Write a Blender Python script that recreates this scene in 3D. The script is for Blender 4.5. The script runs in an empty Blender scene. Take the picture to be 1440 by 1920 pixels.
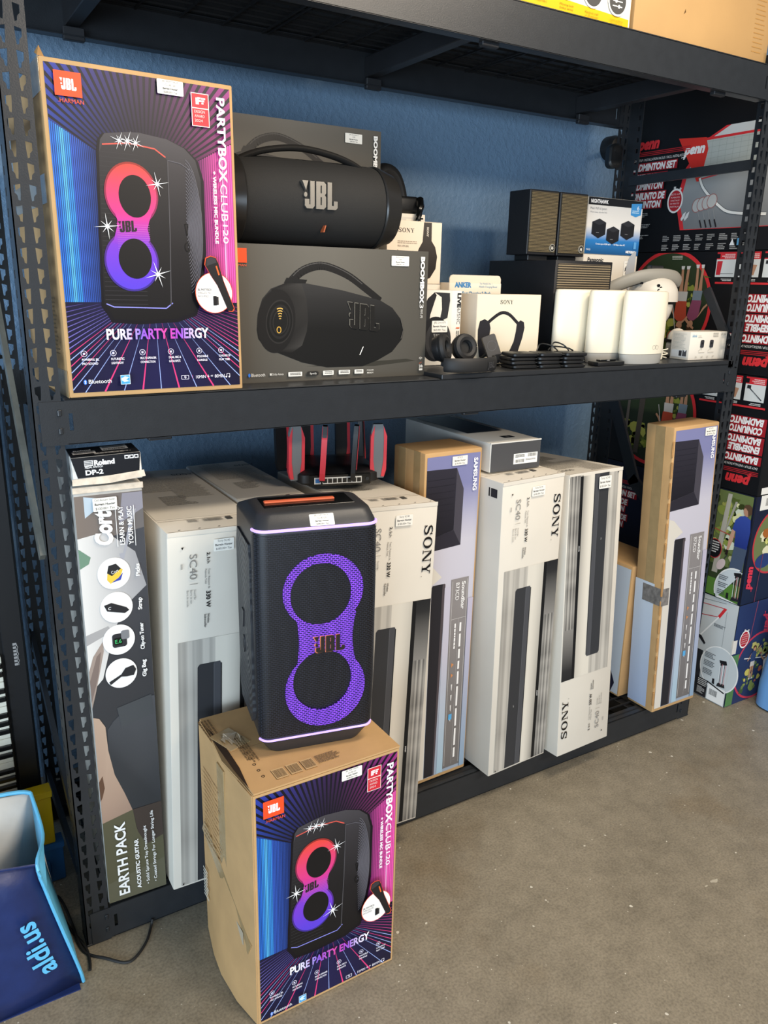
import bpy, bmesh, math, random
from math import sin, cos, pi, radians
from mathutils import Vector, Matrix, Quaternion, geometry
random.seed(7)
SC = bpy.context.scene
COL = SC.collection

# ------------------------------------------------------------------ colour helpers
def lin(c):
    return c / 12.92 if c <= 0.04045 else ((c + 0.055) / 1.055) ** 2.4
def C(h):
    if not isinstance(h, str): return tuple(h)
    h = h.lstrip('#')
    if len(h) == 3: h = ''.join(q + q for q in h)
    return tuple(lin(int(h[i:i + 2], 16) / 255) for i in (0, 2, 4))
def mix(a, b, t):
    a, b = C(a), C(b); t = max(0, min(1, t))
    return tuple(a[i] + (b[i] - a[i]) * t for i in range(3))

# ------------------------------------------------------------------ camera
cam_d = bpy.data.cameras.new('camera'); cam = bpy.data.objects.new('camera', cam_d); COL.objects.link(cam)
cam.location = (-0.2214, -1.7346, 1.6245)
cam.rotation_euler = (1.2857, -0.0221, -0.5442)
cam_d.sensor_fit = 'HORIZONTAL'; cam_d.sensor_width = 36.0
cam_d.lens = 1481.43 / 1440 * 36.0
cam_d.clip_start = 0.02; cam_d.clip_end = 60
SC.camera = cam

# ------------------------------------------------------------------ world, lights, exposure
SC.view_settings.view_transform = 'Standard'; SC.view_settings.look = 'None'
SC.view_settings.gamma = 1.0; SC.view_settings.use_curve_mapping = False
SC.view_settings.exposure = -0.08
wd = bpy.data.worlds.new('world'); SC.world = wd; wd.use_nodes = True
wd.node_tree.nodes['Background'].inputs[0].default_value = (0.80, 0.88, 1.0, 1)
wd.node_tree.nodes['Background'].inputs[1].default_value = 0.24
def area(name, loc, target, sx, sy, power, col):
    l = bpy.data.lights.new(name, 'AREA'); l.shape = 'RECTANGLE'; l.size = sx; l.size_y = sy
    l.energy = power; l.color = col
    o = bpy.data.objects.new(name, l); COL.objects.link(o); o.location = loc
    o.rotation_euler = (Vector(target) - Vector(loc)).to_track_quat('-Z', 'Y').to_euler()
    return o
area('ceiling_lamp_near', (1.3, -1.05, 2.95), (1.2, -0.5, 1.2), 1.3, 0.35, 40, (1.0, 0.86, 0.68))
area('ceiling_lamp_far', (2.0, -4.2, 3.3), (1.6, -2.5, 0.4), 1.6, 0.5, 135, (1.0, 0.86, 0.70))
area('roller_door_daylight', (-3.4, -3.2, 1.12), (0.6, 0.4, 1.1), 3.2, 2.1, 210, (0.66, 0.83, 1.0))
area('added_front_fill', (-1.9, -5.6, 1.15), (0.7, 0.8, 1.15), 3.4, 1.7, 120, (0.70, 0.85, 1.0))  # cool fill added to brighten the wall below the middle shelf

# ------------------------------------------------------------------ materials
def new_mat(name):
    m = bpy.data.materials.new(name); m.use_nodes = True
    return m, m.node_tree.nodes, m.node_tree.links, m.node_tree.nodes['Principled BSDF']
MATS = {}
def mat(name, col, rough=0.6, metal=0.0, var=0.0, scale=20.0, bump=0.0, bscale=200.0, emit=0.0, coat=0.0, spec=None):
    """noise varied colour with fine relief"""
    if name in MATS: return MATS[name]
    m, N, L, b = new_mat(name); c = C(col)
    b.inputs['Roughness'].default_value = rough; b.inputs['Metallic'].default_value = metal
    b.inputs['Coat Weight'].default_value = coat
    if spec is not None: b.inputs['Specular IOR Level'].default_value = spec
    b.inputs['Base Color'].default_value = (*c, 1)
    tc = N.new('ShaderNodeTexCoord')
    if var > 0:
        n = N.new('ShaderNodeTexNoise'); n.inputs['Scale'].default_value = scale; n.inputs['Detail'].default_value = 5
        r = N.new('ShaderNodeValToRGB')
        r.color_ramp.elements[0].position = 0.3; r.color_ramp.elements[1].position = 0.7
        r.color_ramp.elements[0].color = (*[x * (1 - var) for x in c], 1)
        r.color_ramp.elements[1].color = (*[min(1, x * (1 + var)) for x in c], 1)
        L.new(tc.outputs['Object'], n.inputs['Vector']); L.new(n.outputs['Fac'], r.inputs['Fac'])
        L.new(r.outputs['Color'], b.inputs['Base Color'])
    if bump > 0:
        n2 = N.new('ShaderNodeTexNoise'); n2.inputs['Scale'].default_value = bscale; n2.inputs['Detail'].default_value = 3
        bp = N.new('ShaderNodeBump'); bp.inputs['Strength'].default_value = bump; bp.inputs['Distance'].default_value = 0.004
        L.new(tc.outputs['Object'], n2.inputs['Vector']); L.new(n2.outputs['Fac'], bp.inputs['Height'])
        L.new(bp.outputs['Normal'], b.inputs['Normal'])
    if emit > 0:
        b.inputs['Emission Color'].default_value = (*c, 1); b.inputs['Emission Strength'].default_value = emit
    MATS[name] = m
    return m
def ink_mat(name, rough, coat=0.0):
    m, N, L, b = new_mat(name)
    a = N.new('ShaderNodeAttribute'); a.attribute_name = 'Col'
    L.new(a.outputs['Color'], b.inputs['Base Color'])
    b.inputs['Roughness'].default_value = rough; b.inputs['Coat Weight'].default_value = coat
    b.inputs['Specular IOR Level'].default_value = .28
    MATS[name] = m
    return m
INK = ink_mat('printed_ink', 0.38); INKM = ink_mat('matte_print', 0.62)

STEEL = mat('black_steel', '#25282c', 0.36, 0.0, 0.08, 30, 0.06, 300)
STEELD = mat('dark_steel', '#222428', 0.5, 0.0, 0.12, 14, 0.05, 300)
WIRE = mat('black_wire', '#17181a', 0.55)
BOARD = mat('black_board', '#26282b', 0.40, 0.0, 0.1, 12)
KRAFT = mat('kraft_card', '#c29b69', 0.8, 0, 0.09, 9, 0.08, 90)
KRAFTD = mat('kraft_edge', '#a97f4d', 0.85, 0, 0.12, 40, 0.1, 200)
TAPE = mat('clear_tape', '#ab9066', 0.18, 0, 0.08, 30, 0.12, 60)
WHITEC = mat('white_card', '#dad3c6', 0.55, 0, 0.03, 6, 0.03, 80)
WHITEB = mat('bright_white_card', '#e3dccf', 0.45, 0, 0.02, 6)
GREYC = mat('charcoal_card', '#4b4842', 0.5, 0, 0.05, 5)
BLACKC = mat('black_card', '#141518', 0.45, 0, 0.1, 8)
BLKP = mat('black_plastic', '#141517', 0.42)
BLKG = mat('gloss_black_plastic', '#0c0d0e', 0.15)
RUBBER = mat('soft_black_rubber', '#1b1b1c', 0.6)
PAPER = mat('sticker_paper', '#eeeae0', 0.5)
NAVYC = mat('navy_card', '#161c33', 0.45, 0, 0.08, 8)
LAVC = mat('lavender_card', '#8d93c0', 0.5, 0, 0.04, 5)

# ------------------------------------------------------------------ mesh helpers
def link(name, me, m=None, parent=None):
    o = bpy.data.objects.new(name, me); COL.objects.link(o)
    if m is not None and len(me.materials) == 0: me.materials.append(m)
    if parent is not None: o.parent = parent
    return o
def obj(name, bm, m, parent=None, smooth=False):
    me = bpy.data.meshes.new(name)
    bm.normal_update(); bm.to_mesh(me); bm.free()
    if smooth:
        for p in me.polygons: p.use_smooth = True
        try: me.set_sharp_from_angle(angle=radians(38))
        except Exception: pass
    return link(name, me, m, parent)
def bx(bm, x0, y0, z0, x1, y1, z1, bev=0.0, seg=1, M=None):
    t = bmesh.new(); bmesh.ops.create_cube(t, size=1)
    for v in t.verts:
        v.co = Vector(((x0 + x1) / 2 + v.co.x * (x1 - x0), (y0 + y1) / 2 + v.co.y * (y1 - y0), (z0 + z1) / 2 + v.co.z * (z1 - z0)))
    if bev > 0: bmesh.ops.bevel(t, geom=t.edges[:], offset=bev, segments=seg, profile=0.5, affect='EDGES')
    add(bm, t, M); return bm
def add(bm, t, M=None):
    if M is not None: t.transform(M)
    me = bpy.data.meshes.new('tmp'); t.to_mesh(me); t.free(); bm.from_mesh(me); bpy.data.meshes.remove(me)
def box(*a, bev=0.0, seg=1, M=None): return bx(bmesh.new(), *a, bev=bev, seg=seg, M=M)
def cyl(bm, p0, p1, r0, r1=None, n=16, cap=True):
    p0, p1 = Vector(p0), Vector(p1); r1 = r0 if r1 is None else r1
    d = (p1 - p0); q = d.to_track_quat('Z', 'Y').to_matrix()
    ra = [bm.verts.new(p0 + q @ Vector((r0 * cos(2 * pi * i / n), r0 * sin(2 * pi * i / n), 0))) for i in range(n)]
    rb = [bm.verts.new(p1 + q @ Vector((r1 * cos(2 * pi * i / n), r1 * sin(2 * pi * i / n), 0))) for i in range(n)]
    for i in range(n): bm.faces.new((ra[i], ra[(i + 1) % n], rb[(i + 1) % n], rb[i]))
    if cap: bm.faces.new(ra[::-1]); bm.faces.new(rb)
    return bm
def smooth_path(pts, k=6):
    P = [Vector(p) for p in pts]; out = []
    for i in range(len(P) - 1):
        a, b, c_, d = P[max(i - 1, 0)], P[i], P[i + 1], P[min(i + 2, len(P) - 1)]
        for j in range(k):
            t = j / k
            out.append(0.5 * ((2 * b) + (c_ - a) * t + (2 * a - 5 * b + 4 * c_ - d) * t * t + (3 * b - a - 3 * c_ + d) * t ** 3))
    out.append(P[-1]); return out
def tube(bm, pts, r, n=8, flat=None, up=(0, 0, 1)):
    """sweep; r number or list; flat=(a,b) makes an elliptical section (a along up-ish, b across)"""
    P = [Vector(p) for p in pts]; rings = []; m = len(P)
    U = Vector(up)
    for i, p in enumerate(P):
        t = (P[min(i + 1, m - 1)] - P[max(i - 1, 0)]).normalized()
        s = t.cross(U)
        if s.length < 1e-4: s = t.cross(Vector((1, 0, 0)))
        s.normalize(); u = s.cross(t)
        rr = r[i] if isinstance(r, (list, tuple)) else r
        a, b = (rr, rr) if flat is None else (rr * flat[0], rr * flat[1])
        rings.append([bm.verts.new(p + u * a * cos(2 * pi * k / n) + s * b * sin(2 * pi * k / n)) for k in range(n)])
    for i in range(m - 1):
        for k in range(n):
            bm.faces.new((rings[i][k], rings[i][(k + 1) % n], rings[i + 1][(k + 1) % n], rings[i + 1][k]))
    bm.faces.new(rings[0][::-1]); bm.faces.new(rings[-1]); bmesh.ops.recalc_face_normals(bm, faces=bm.faces[:])
    return bm
def loft(loops, cap0=True, cap1=True, closed=True, bm=None):
    bm = bm or bmesh.new(); R = [[bm.verts.new(Vector(p)) for p in l] for l in loops]; n = len(R[0])
    for i in range(len(R) - 1):
        for k in range(n if closed else n - 1):
            bm.faces.new((R[i][k], R[i][(k + 1) % n], R[i + 1][(k + 1) % n], R[i + 1][k]))
    if cap0: bm.faces.new(R[0][::-1])
    if cap1: bm.faces.new(R[-1])
    bmesh.ops.recalc_face_normals(bm, faces=bm.faces[:])
    return bm
def rrect(w, d, r, n=6, cx=0, cy=0):
    out = []
    for k, (sx, sy) in enumerate(((1, 1), (-1, 1), (-1, -1), (1, -1))):
        for j in range(n + 1):
            a = pi / 2 * k + pi / 2 * j / n
            out.append((cx + sx * (w / 2 - r) + r * cos(a), cy + sy * (d / 2 - r) + r * sin(a)))
    return out
def prism(outline, y0, y1, holes=(), axis='Y'):
    """extrude a 2D outline (u,v) with holes between two depths. axis Y: (u, y, v); X: (x, u, v); Z: (u, v, z)"""
    f = {'Y': lambda u, v, t: (u, t, v), 'X': lambda u, v, t: (t, u, v), 'Z': lambda u, v, t: (u, v, t)}[axis]
    bm = bmesh.new(); polys = [list(outline)] + [list(h) for h in holes]
    flat = [p for l in polys for p in l]
    tris = geometry.tessellate_polygon([[Vector((p[0], p[1], 0)) for p in l] for l in polys])
    A = [bm.verts.new(f(p[0], p[1], y0)) for p in flat]; B = [bm.verts.new(f(p[0], p[1], y1)) for p in flat]
    for t in tris:
        try: bm.faces.new([A[i] for i in t]); bm.faces.new([B[i] for i in t[::-1]])
        except ValueError: pass
    s = 0
    for l in polys:
        n = len(l)
        for i in range(n):
            try: bm.faces.new((A[s + i], A[s + (i + 1) % n], B[s + (i + 1) % n], B[s + i]))
            except ValueError: pass
        s += n
    bmesh.ops.recalc_face_normals(bm, faces=bm.faces[:])
    return bm
def ell(cx, cy, rx, ry, n=32, a0=0, a1=2 * pi, rot=0):
    full = abs(a1 - a0 - 2 * pi) < 1e-6; m = n if full else n + 1
    out = []
    for i in range(m):
        a = a0 + (a1 - a0) * i / n; x, y = rx * cos(a), ry * sin(a)
        out.append((cx + x * cos(rot) - y * sin(rot), cy + x * sin(rot) + y * cos(rot)))
    return out

# ------------------------------------------------------------------ lettering
_TXT = {}
def glyphs(s, bold=0.0):
    k = (s, bold)
    if k not in _TXT:
        cu = bpy.data.curves.new('t', 'FONT'); cu.body = s; cu.offset = bold; cu.resolution_u = 3; cu.size = 1
        o = bpy.data.objects.new('t', cu); COL.objects.link(o)
        dg = bpy.context.evaluated_depsgraph_get(); dg.update()
        me = o.evaluated_get(dg).to_mesh(); me.calc_loop_triangles()
        V = [(v.co.x, v.co.y) for v in me.vertices]; T = [tuple(t.vertices) for t in me.loop_triangles]
        o.evaluated_get(dg).to_mesh_clear(); bpy.data.objects.remove(o); bpy.data.curves.remove(cu)
        x0 = min((v[0] for v in V), default=0); x1 = max((v[0] for v in V), default=1)
        cap = 0.73
        _TXT[k] = ([((v[0] - x0) / cap, v[1] / cap) for v in V], T, max(1e-6, (x1 - x0) / cap))
    return _TXT[k]
def sony_polys():
    P = []
    # O, N, Y with slab serifs; S as a swept stroke
    def stroke(path, ws):
        n = len(path); L_, R_ = [], []
        for i, (x, y) in enumerate(path):
            a, b = path[max(0, i - 1)], path[min(n - 1, i + 1)]
            dx, dy = b[0] - a[0], b[1] - a[1]; l = math.hypot(dx, dy) or 1
            w = ws[i] / 2; L_.append((x - dy / l * w, y + dx / l * w)); R_.append((x + dy / l * w, y - dx / l * w))
        for i in range(n - 1): P.append([L_[i], L_[i + 1], R_[i + 1], R_[i]])
    S = [(.86, .74), (.80, .88), (.62, .955), (.45, .96), (.24, .90), (.15, .76), (.22, .62), (.45, .53), (.70, .45), (.83, .30), (.80, .13), (.62, .05), (.42, .04), (.22, .10), (.13, .28)]
    W = [.08, .09, .10, .11, .15, .19, .20, .2, .2, .21, .18, .12, .10, .10, .08]
    stroke(S, W)
    P.append([(.84, .68), (.93, .68), (.93, 1.0), (.86, 1.0)]); P.append([(.06, 0), (.13, 0), (.16, .34), (.06, .34)])
    ox = 1.12; o1 = ell(ox + .55, .5, .55, .53, 40); o2 = ell(ox + .55, .5, .31, .44, 40)
    for i in range(40): P.append([o1[i], o1[(i + 1) % 40], o2[(i + 1) % 40], o2[i]])
    nx = 2.38
    for q in ([(0, .93), (.36, .93), (.36, 1), (0, 1)], [(.10, .05), (.17, .05), (.17, .97), (.10, .97)], [(0, 0), (.32, 0), (.32, .07), (0, .07)],
              [(.06, 1), (.36, 1), (1.02, 0), (.80, 0)], [(.94, 0), (1.02, 0), (1.02, .97), (.94, .97)], [(.80, .93), (1.14, .93), (1.14, 1), (.80, 1)]):
        P.append([(x + nx, y) for x, y in q])
    yx = 3.62
    for q in ([(0, .93), (.42, .93), (.42, 1), (0, 1)], [(.06, .96), (.34, .96), (.66, .42), (.45, .42)], [(.78, .96), (.87, .96), (.62, .42), (.53, .45)],
              [(.68, .93), (1.02, .93), (1.02, 1), (.68, 1)], [(.43, .04), (.64, .04), (.64, .46), (.43, .46)], [(.26, 0), (.81, 0), (.81, .07), (.26, .07)]):
        P.append([(x + yx, y) for x, y in q])
    return P, 4.64

def _sh(P, dx): return [(x + dx, y) for x, y in P]
JBL_GLYPHS = [([(0, 1), (.24, 1), (.15, .66)], []), (ell(.135, .50, .065, .09, 14), []),
    (_sh([(0, .34), (0, .10), (.09, 0), (.31, 0), (.40, .10), (.40, 1), (.22, 1), (.22, .15), (.18, .15), (.18, .34)], .10), []),
    (_sh([(0, 0), (.31, 0), (.41, .09), (.41, .45), (.35, .52), (.41, .59), (.41, .91), (.31, 1), (0, 1)], .56), [_sh([(.18, .15), (.23, .15), (.23, .44), (.18, .44)], .56), _sh([(.18, .58), (.23, .58), (.23, .86), (.18, .86)], .56)]),
    (_sh([(0, 1), (.18, 1), (.18, .15), (.26, .15), (.26, .32), (.42, .32), (.42, .08), (.34, 0), (0, 0)], 1.03), [])]
def jbl_solid(x, z, h, L, y0, y1):
    """raised logo in the XZ plane"""
    bm = bmesh.new()
    for o, hs in JBL_GLYPHS: add(bm, prism([(x + p[0] * L / 1.45, z + p[1] * h) for p in o], y0, y1, holes=[[(x + p[0] * L / 1.45, z + p[1] * h) for p in q] for q in hs]))
    return bm

class Canvas:
    """flat print: coloured polygons in layers a tenth of a millimetre apart"""
    def __init__(s, sx=1.0, sy=1.0, step=0.00012):
        s.v, s.f, s.c, s.n, s.sx, s.sy, s.step = [], [], [], 1, sx, sy, step
        s.base = 0.0006
    def layer(s): s.n += 1
    def _add(s, pts, tris, col):
        b = len(s.v); z = s.base + s.n * s.step
        for p in pts:
            s.v.append((p[0] * s.sx, p[1] * s.sy, z))
            s.c.append(C(col(p[0], p[1])) if callable(col) else col)
        for t in tris:
            a, c_, d = (pts[i] for i in t)
            ar = (c_[0] - a[0]) * (d[1] - a[1]) - (d[0] - a[0]) * (c_[1] - a[1])
            if abs(ar) < 1e-12: continue
            s.f.append(tuple(b + i for i in (t if ar > 0 else t[::-1])))
    def poly(s, pts, col, new=True):
        if new: s.n += 1
        col = col if callable(col) else C(col)
        if len(pts) == 3: tr = [(0, 1, 2)]
        else: tr = geometry.tessellate_polygon([[Vector((p[0], p[1], 0)) for p in pts]])
        s._add(pts, tr, col)
    def grid(s, x0, y0, x1, y1, col, nx=1, ny=1):
        s.n += 1
        pts = [(x0 + (x1 - x0) * i / nx, y0 + (y1 - y0) * j / ny) for j in range(ny + 1) for i in range(nx + 1)]; tr = []
        for j in range(ny):
            for i in range(nx):
                a = j * (nx + 1) + i; tr += [(a, a + 1, a + nx + 2), (a, a + nx + 2, a + nx + 1)]
        s._add(pts, tr, col if callable(col) else C(col))
    def rect(s, x0, y0, x1, y1, col, new=True): s.poly([(x0, y0), (x1, y0), (x1, y1), (x0, y1)], col, new)
    def rrect(s, x0, y0, x1, y1, r, col): s.poly(rrect(x1 - x0, y1 - y0, r, 4, (x0 + x1) / 2, (y0 + y1) / 2), col)
    def ring(s, a, b, col, new=True):
        if new: s.n += 1
        n = len(a); s._add(list(a) + list(b), [t for i in range(n) for t in ((i, (i + 1) % n, n + (i + 1) % n), (i, n + (i + 1) % n, n + i))], col if callable(col) else C(col))
    def line(s, p, q, w, col, w2=None, new=True):
        w2 = w if w2 is None else w2; dx, dy = q[0] - p[0], q[1] - p[1]; l = math.hypot(dx, dy) or 1; nx, ny = -dy / l, dx / l
        s.poly([(p[0] - nx * w / 2, p[1] - ny * w / 2), (q[0] - nx * w2 / 2, q[1] - ny * w2 / 2), (q[0] + nx * w2 / 2, q[1] + ny * w2 / 2), (p[0] + nx * w / 2, p[1] + ny * w / 2)], col, new)
    def path(s, pts, w, col):
        s.n += 1
        for a, b in zip(pts[:-1], pts[1:]): s.line(a, b, w, col, new=False)
    def text(s, t, x, y, h, col, L=None, rot=0, bold=0.0, shear=0, align='l'):
        V, T, w = glyphs(t, bold); k = h if L is None else L / w
        ox = {'l': 0, 'c': -w * k / 2, 'r': -w * k}[align]; a = radians(rot); s.n += 1
        pts = []
        for (u, v) in V:
            X, Y = ox + u * k + shear * v * h, v * h
            pts.append((x + X * cos(a) - Y * sin(a), y + X * sin(a) + Y * cos(a)))
        s._add(pts, T, col if callable(col) else C(col))
    def sony(s, x, y, h, L, rot, col):
        P, w = sony_polys(); k = L / w; a = radians(rot); s.n += 1
        for q in P:
            pts = [(x + u * k * cos(a) - v * h * sin(a), y + u * k * sin(a) + v * h * cos(a)) for u, v in q]
            s.poly(pts, col, False)
    def jbl(s, x, y, h, L, col, slant=0.0, rot=0):
        """wedge, dot and the three condensed letters; L total length"""
        a = radians(rot); s.n += 1
        T = lambda u, v: (x + (u * cos(a) - (v + u * slant) * sin(a)), y + u * sin(a) + (v + u * slant) * cos(a))
        for outer, holes in JBL_GLYPHS:
            ps = [outer] + holes; fl = [p for q in ps for p in q]
            tr = geometry.tessellate_polygon([[Vector((p[0], p[1], 0)) for p in q] for q in ps])
            s._add([T(p[0] * L / 1.45, p[1] * h) for p in fl], tr, C(col))
    def micro(s, x, y, w, h, rows, col, rot=0, fill=.55, ragged=.3, seed=1):
        """rows of small illegible type"""
        R = random.Random(seed); a = radians(rot); s.n += 1; p = h / rows
        for i in range(rows):
            u, end = 0, w * (1 - R.random() * ragged)
            while u < end:
                l = min(w * (.05 + .10 * R.random()), end - u); yy = -i * p
                q = [(u, yy), (u + l, yy), (u + l, yy - p * fill), (u, yy - p * fill)]
                s.poly([(x + m * cos(a) - n * sin(a), y + m * sin(a) + n * cos(a)) for m, n in q], col, False)
                u += l + w * .018
    def barcode(s, x, y, w, h, col='#1a1a1a', seed=2, rot=0):
        R = random.Random(seed); u = 0; s.n += 1; a = radians(rot)
        while u < w:
            l = w * (.012 + .03 * R.random())
            q = [(u, 0), (u + l, 0), (u + l, h), (u, h)]
            s.poly([(x + m * cos(a) - n * sin(a), y + m * sin(a) + n * cos(a)) for m, n in q], col, False); u += l + w * (.015 + .03 * R.random())
    def sticker(s, x0, y0, x1, y1, lines):
        s.rrect(x0, y0, x1, y1, min(x1 - x0, y1 - y0) * .08, '#f0ece2')
        n = len(lines); H = y1 - y0; W = x1 - x0
        for i, t in enumerate(lines):
            if not t: continue
            bold = .02 if 'Bargain' in t else 0
            _, _, w = glyphs(t, bold); h = H / n * .52; L = min(W * .84, w * h)
            s.text(t, (x0 + x1) / 2, y1 - H * (i + .74) / n * .96, h, '#5c5a58' if not bold else '#2a2a2c', L=L, align='c', bold=bold)
    def build(s, name, M, parent, m=None):
        me = bpy.data.meshes.new(name); me.from_pydata([tuple(M @ Vector(p)) for p in s.v], [], s.f)
        ca = me.color_attributes.new('Col', 'FLOAT_COLOR', 'POINT')
        ca.data.foreach_set('color', [x for c in s.c for x in (*c, 1.0)])
        return link(name, me, m or INK, parent)
def face(f, w, d, h):
    """print plane of a box: F front (-Y), L left (-X), R right (+X), T top"""
    if f == 'F': return Matrix(((1, 0, 0, 0), (0, 0, -1, 0), (0, 1, 0, 0), (0, 0, 0, 1)))
    if f == 'L': return Matrix(((0, 0, -1, 0), (-1, 0, 0, d), (0, 1, 0, 0), (0, 0, 0, 1)))
    if f == 'T': return Matrix(((1, 0, 0, 0), (0, 1, 0, 0), (0, 0, 1, h), (0, 0, 0, 1)))

def thing(name, label, cat, loc=(0, 0, 0), yaw=0, tilt=0, roll=0, group=None):
    o = bpy.data.objects.new(name, None); COL.objects.link(o); o.empty_display_size = 0.05
    R = Matrix.Rotation(yaw, 3, 'Z') @ Matrix.Rotation(tilt, 3, 'X') @ Matrix.Rotation(roll, 3, 'Y')
    o.location = loc; o.rotation_mode = 'QUATERNION'; o.rotation_quaternion = R.to_quaternion()
    o['label'] = label; o['category'] = cat
    if group: o['group'] = group
    return o
def tag(o, label, cat, group=None):
    o['label'] = label; o['category'] = cat
    if group: o['group'] = group
    return o
def struct(o): o['kind'] = 'structure'; return o
def carton(t, w, d, h, m, bev=0.003, name='carton'):
    return obj(name, box(0, 0, 0, w, d, h, bev=bev, seg=2), m, t, True)

# ================================================================== ROOM
def wall_material():
    m, N, L, b = new_mat('blue_painted_wall'); tc = N.new('ShaderNodeTexCoord')
    n = N.new('ShaderNodeTexNoise'); n.inputs['Scale'].default_value = 2.2; n.inputs['Detail'].default_value = 4
    r = N.new('ShaderNodeValToRGB'); r.color_ramp.elements[0].color = (*C('#6e8ca9'), 1); r.color_ramp.elements[1].color = (*C('#7996b2'), 1)
    v = N.new('ShaderNodeTexNoise'); v.inputs['Scale'].default_value = 55; v.inputs['Detail'].default_value = 4; v.inputs['Roughness'].default_value = .6
    r2 = N.new('ShaderNodeValToRGB'); r2.color_ramp.elements[0].position = .42; r2.color_ramp.elements[1].position = .72
    bp = N.new('ShaderNodeBump'); bp.inputs['Strength'].default_value = .38; bp.inputs['Distance'].default_value = .006
    L.new(tc.outputs['Object'], n.inputs['Vector']); L.new(n.outputs['Fac'], r.inputs['Fac']); L.new(r.outputs['Color'], b.inputs['Base Color'])
    L.new(tc.outputs['Object'], v.inputs['Vector']); L.new(v.outputs['Fac'], r2.inputs['Fac']); L.new(r2.outputs['Color'], bp.inputs['Height']); L.new(bp.outputs['Normal'], b.inputs['Normal'])
    b.inputs['Roughness'].default_value = .5
    return m
def floor_material():
    m, N, L, b = new_mat('stained_concrete'); tc = N.new('ShaderNodeTexCoord')
    def noise(s, d, ro=.5):
        n = N.new('ShaderNodeTexNoise'); n.inputs['Scale'].default_value = s; n.inputs['Detail'].default_value = d; n.inputs['Roughness'].default_value = ro
        L.new(tc.outputs['Object'], n.inputs['Vector']); return n
    def ramp(n, stops):
        r = N.new('ShaderNodeValToRGB'); e = r.color_ramp.elements
        while len(e) < len(stops): e.new(.5)
        for k, (p, c) in enumerate(stops): e[k].position = p; e[k].color = (*C(c), 1)
        L.new(n.outputs['Fac'], r.inputs['Fac']); return r
    def mixc(f, a, bb, mode='MIX'):
        x = N.new('ShaderNodeMix'); x.data_type = 'RGBA'; x.blend_type = mode
        if isinstance(f, float): x.inputs[0].default_value = f
        else: L.new(f, x.inputs[0])
        L.new(a, x.inputs[6]); L.new(bb, x.inputs[7]); return x.outputs[2]
    a = ramp(noise(2.3, 6, .6), [(.30, '#827a69'), (.5, '#938a78'), (.72, '#a29884')])
    g = ramp(noise(14, 9, .72), [(.3, '#6f6757'), (.55, '#968c79'), (.75, '#a79d89')])
    c1 = mixc(.5, a.outputs[0], g.outputs[0])
    st = ramp(noise(1.5, 4, .6), [(.60, '#000000'), (.75, '#ffffff')]); rust = N.new('ShaderNodeRGB'); rust.outputs[0].default_value = (*C('#755c34'), 1)
    mm = N.new('ShaderNodeMath'); mm.operation = 'MULTIPLY'; mm.inputs[1].default_value = .40; L.new(st.outputs[0], mm.inputs[0])
    c2 = mixc(mm.outputs[0], c1, rust.outputs[0])
    fine = ramp(noise(160, 3), [(.32, '#a4a4a4'), (.62, '#ffffff')])
    c3 = mixc(.5, c2, fine.outputs[0], 'MULTIPLY')
    # chips of paint and plaster: sparse small cells
    def chips(scale, size, keep, stretch, rot, last, tint):
        mp = N.new('ShaderNodeMapping'); mp.inputs['Scale'].default_value = (scale * stretch, scale, scale); mp.inputs['Rotation'].default_value = (0, 0, rot)
        L.new(tc.outputs['Object'], mp.inputs[0]); wn = noise(30, 2); ad = N.new('ShaderNodeMixRGB'); ad.blend_type = 'ADD'; ad.inputs[0].default_value = .35
        vo = N.new('ShaderNodeTexVoronoi'); vo.inputs['Scale'].default_value = 1
        L.new(mp.outputs[0], ad.inputs[1]); L.new(wn.outputs['Color'], ad.inputs[2]); L.new(ad.outputs[0], vo.inputs['Vector'])
        sp = N.new('ShaderNodeSeparateColor'); L.new(vo.outputs['Color'], sp.inputs[0])
        sz = N.new('ShaderNodeMath'); sz.operation = 'MULTIPLY'; sz.inputs[1].default_value = size; L.new(sp.outputs[1], sz.inputs[0])
        lt = N.new('ShaderNodeMath'); lt.operation = 'LESS_THAN'; L.new(vo.outputs['Distance'], lt.inputs[0]); L.new(sz.outputs[0], lt.inputs[1])
        gt = N.new('ShaderNodeMath'); gt.operation = 'GREATER_THAN'; gt.inputs[1].default_value = 1 - keep; L.new(sp.outputs[0], gt.inputs[0])
        pr = N.new('ShaderNodeMath'); pr.operation = 'MULTIPLY'; L.new(lt.outputs[0], pr.inputs[0]); L.new(gt.outputs[0], pr.inputs[1])
        pale = N.new('ShaderNodeRGB'); pale.outputs[0].default_value = (*C(tint), 1)
        return mixc(pr.outputs[0], last, pale.outputs[0])
    c4 = chips(21, .12, .5, 1, 0, c3, '#d4cfc1'); c4 = chips(52, .11, .45, 1, .6, c4, '#c9c3b3'); c4 = chips(16, .09, .30, .22, .5, c4, '#b9b2a0'); c4 = chips(13, .07, .25, .15, 1.3, c4, '#bdb6a6')
    L.new(c4, b.inputs['Base Color'])
    rr = N.new('ShaderNodeMapRange'); rr.inputs['To Min'].default_value = .36; rr.inputs['To Max'].default_value = .62
    L.new(noise(5, 5).outputs['Fac'], rr.inputs['Value']); L.new(rr.outputs[0], b.inputs['Roughness'])
    bp = N.new('ShaderNodeBump'); bp.inputs['Strength'].default_value = .15; bp.inputs['Distance'].default_value = .003
    L.new(noise(60, 5).outputs['Fac'], bp.inputs['Height']); L.new(bp.outputs['Normal'], b.inputs['Normal'])
    return m
WALLY = 0.805
struct(obj('floor', box(-3.5, -5.5, -.08, 6.5, WALLY + .1, 0), floor_material()))
struct(obj('wall_back', box(-3.5, WALLY, 0, 6.5, WALLY + .1, 3.6), wall_material()))
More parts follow.
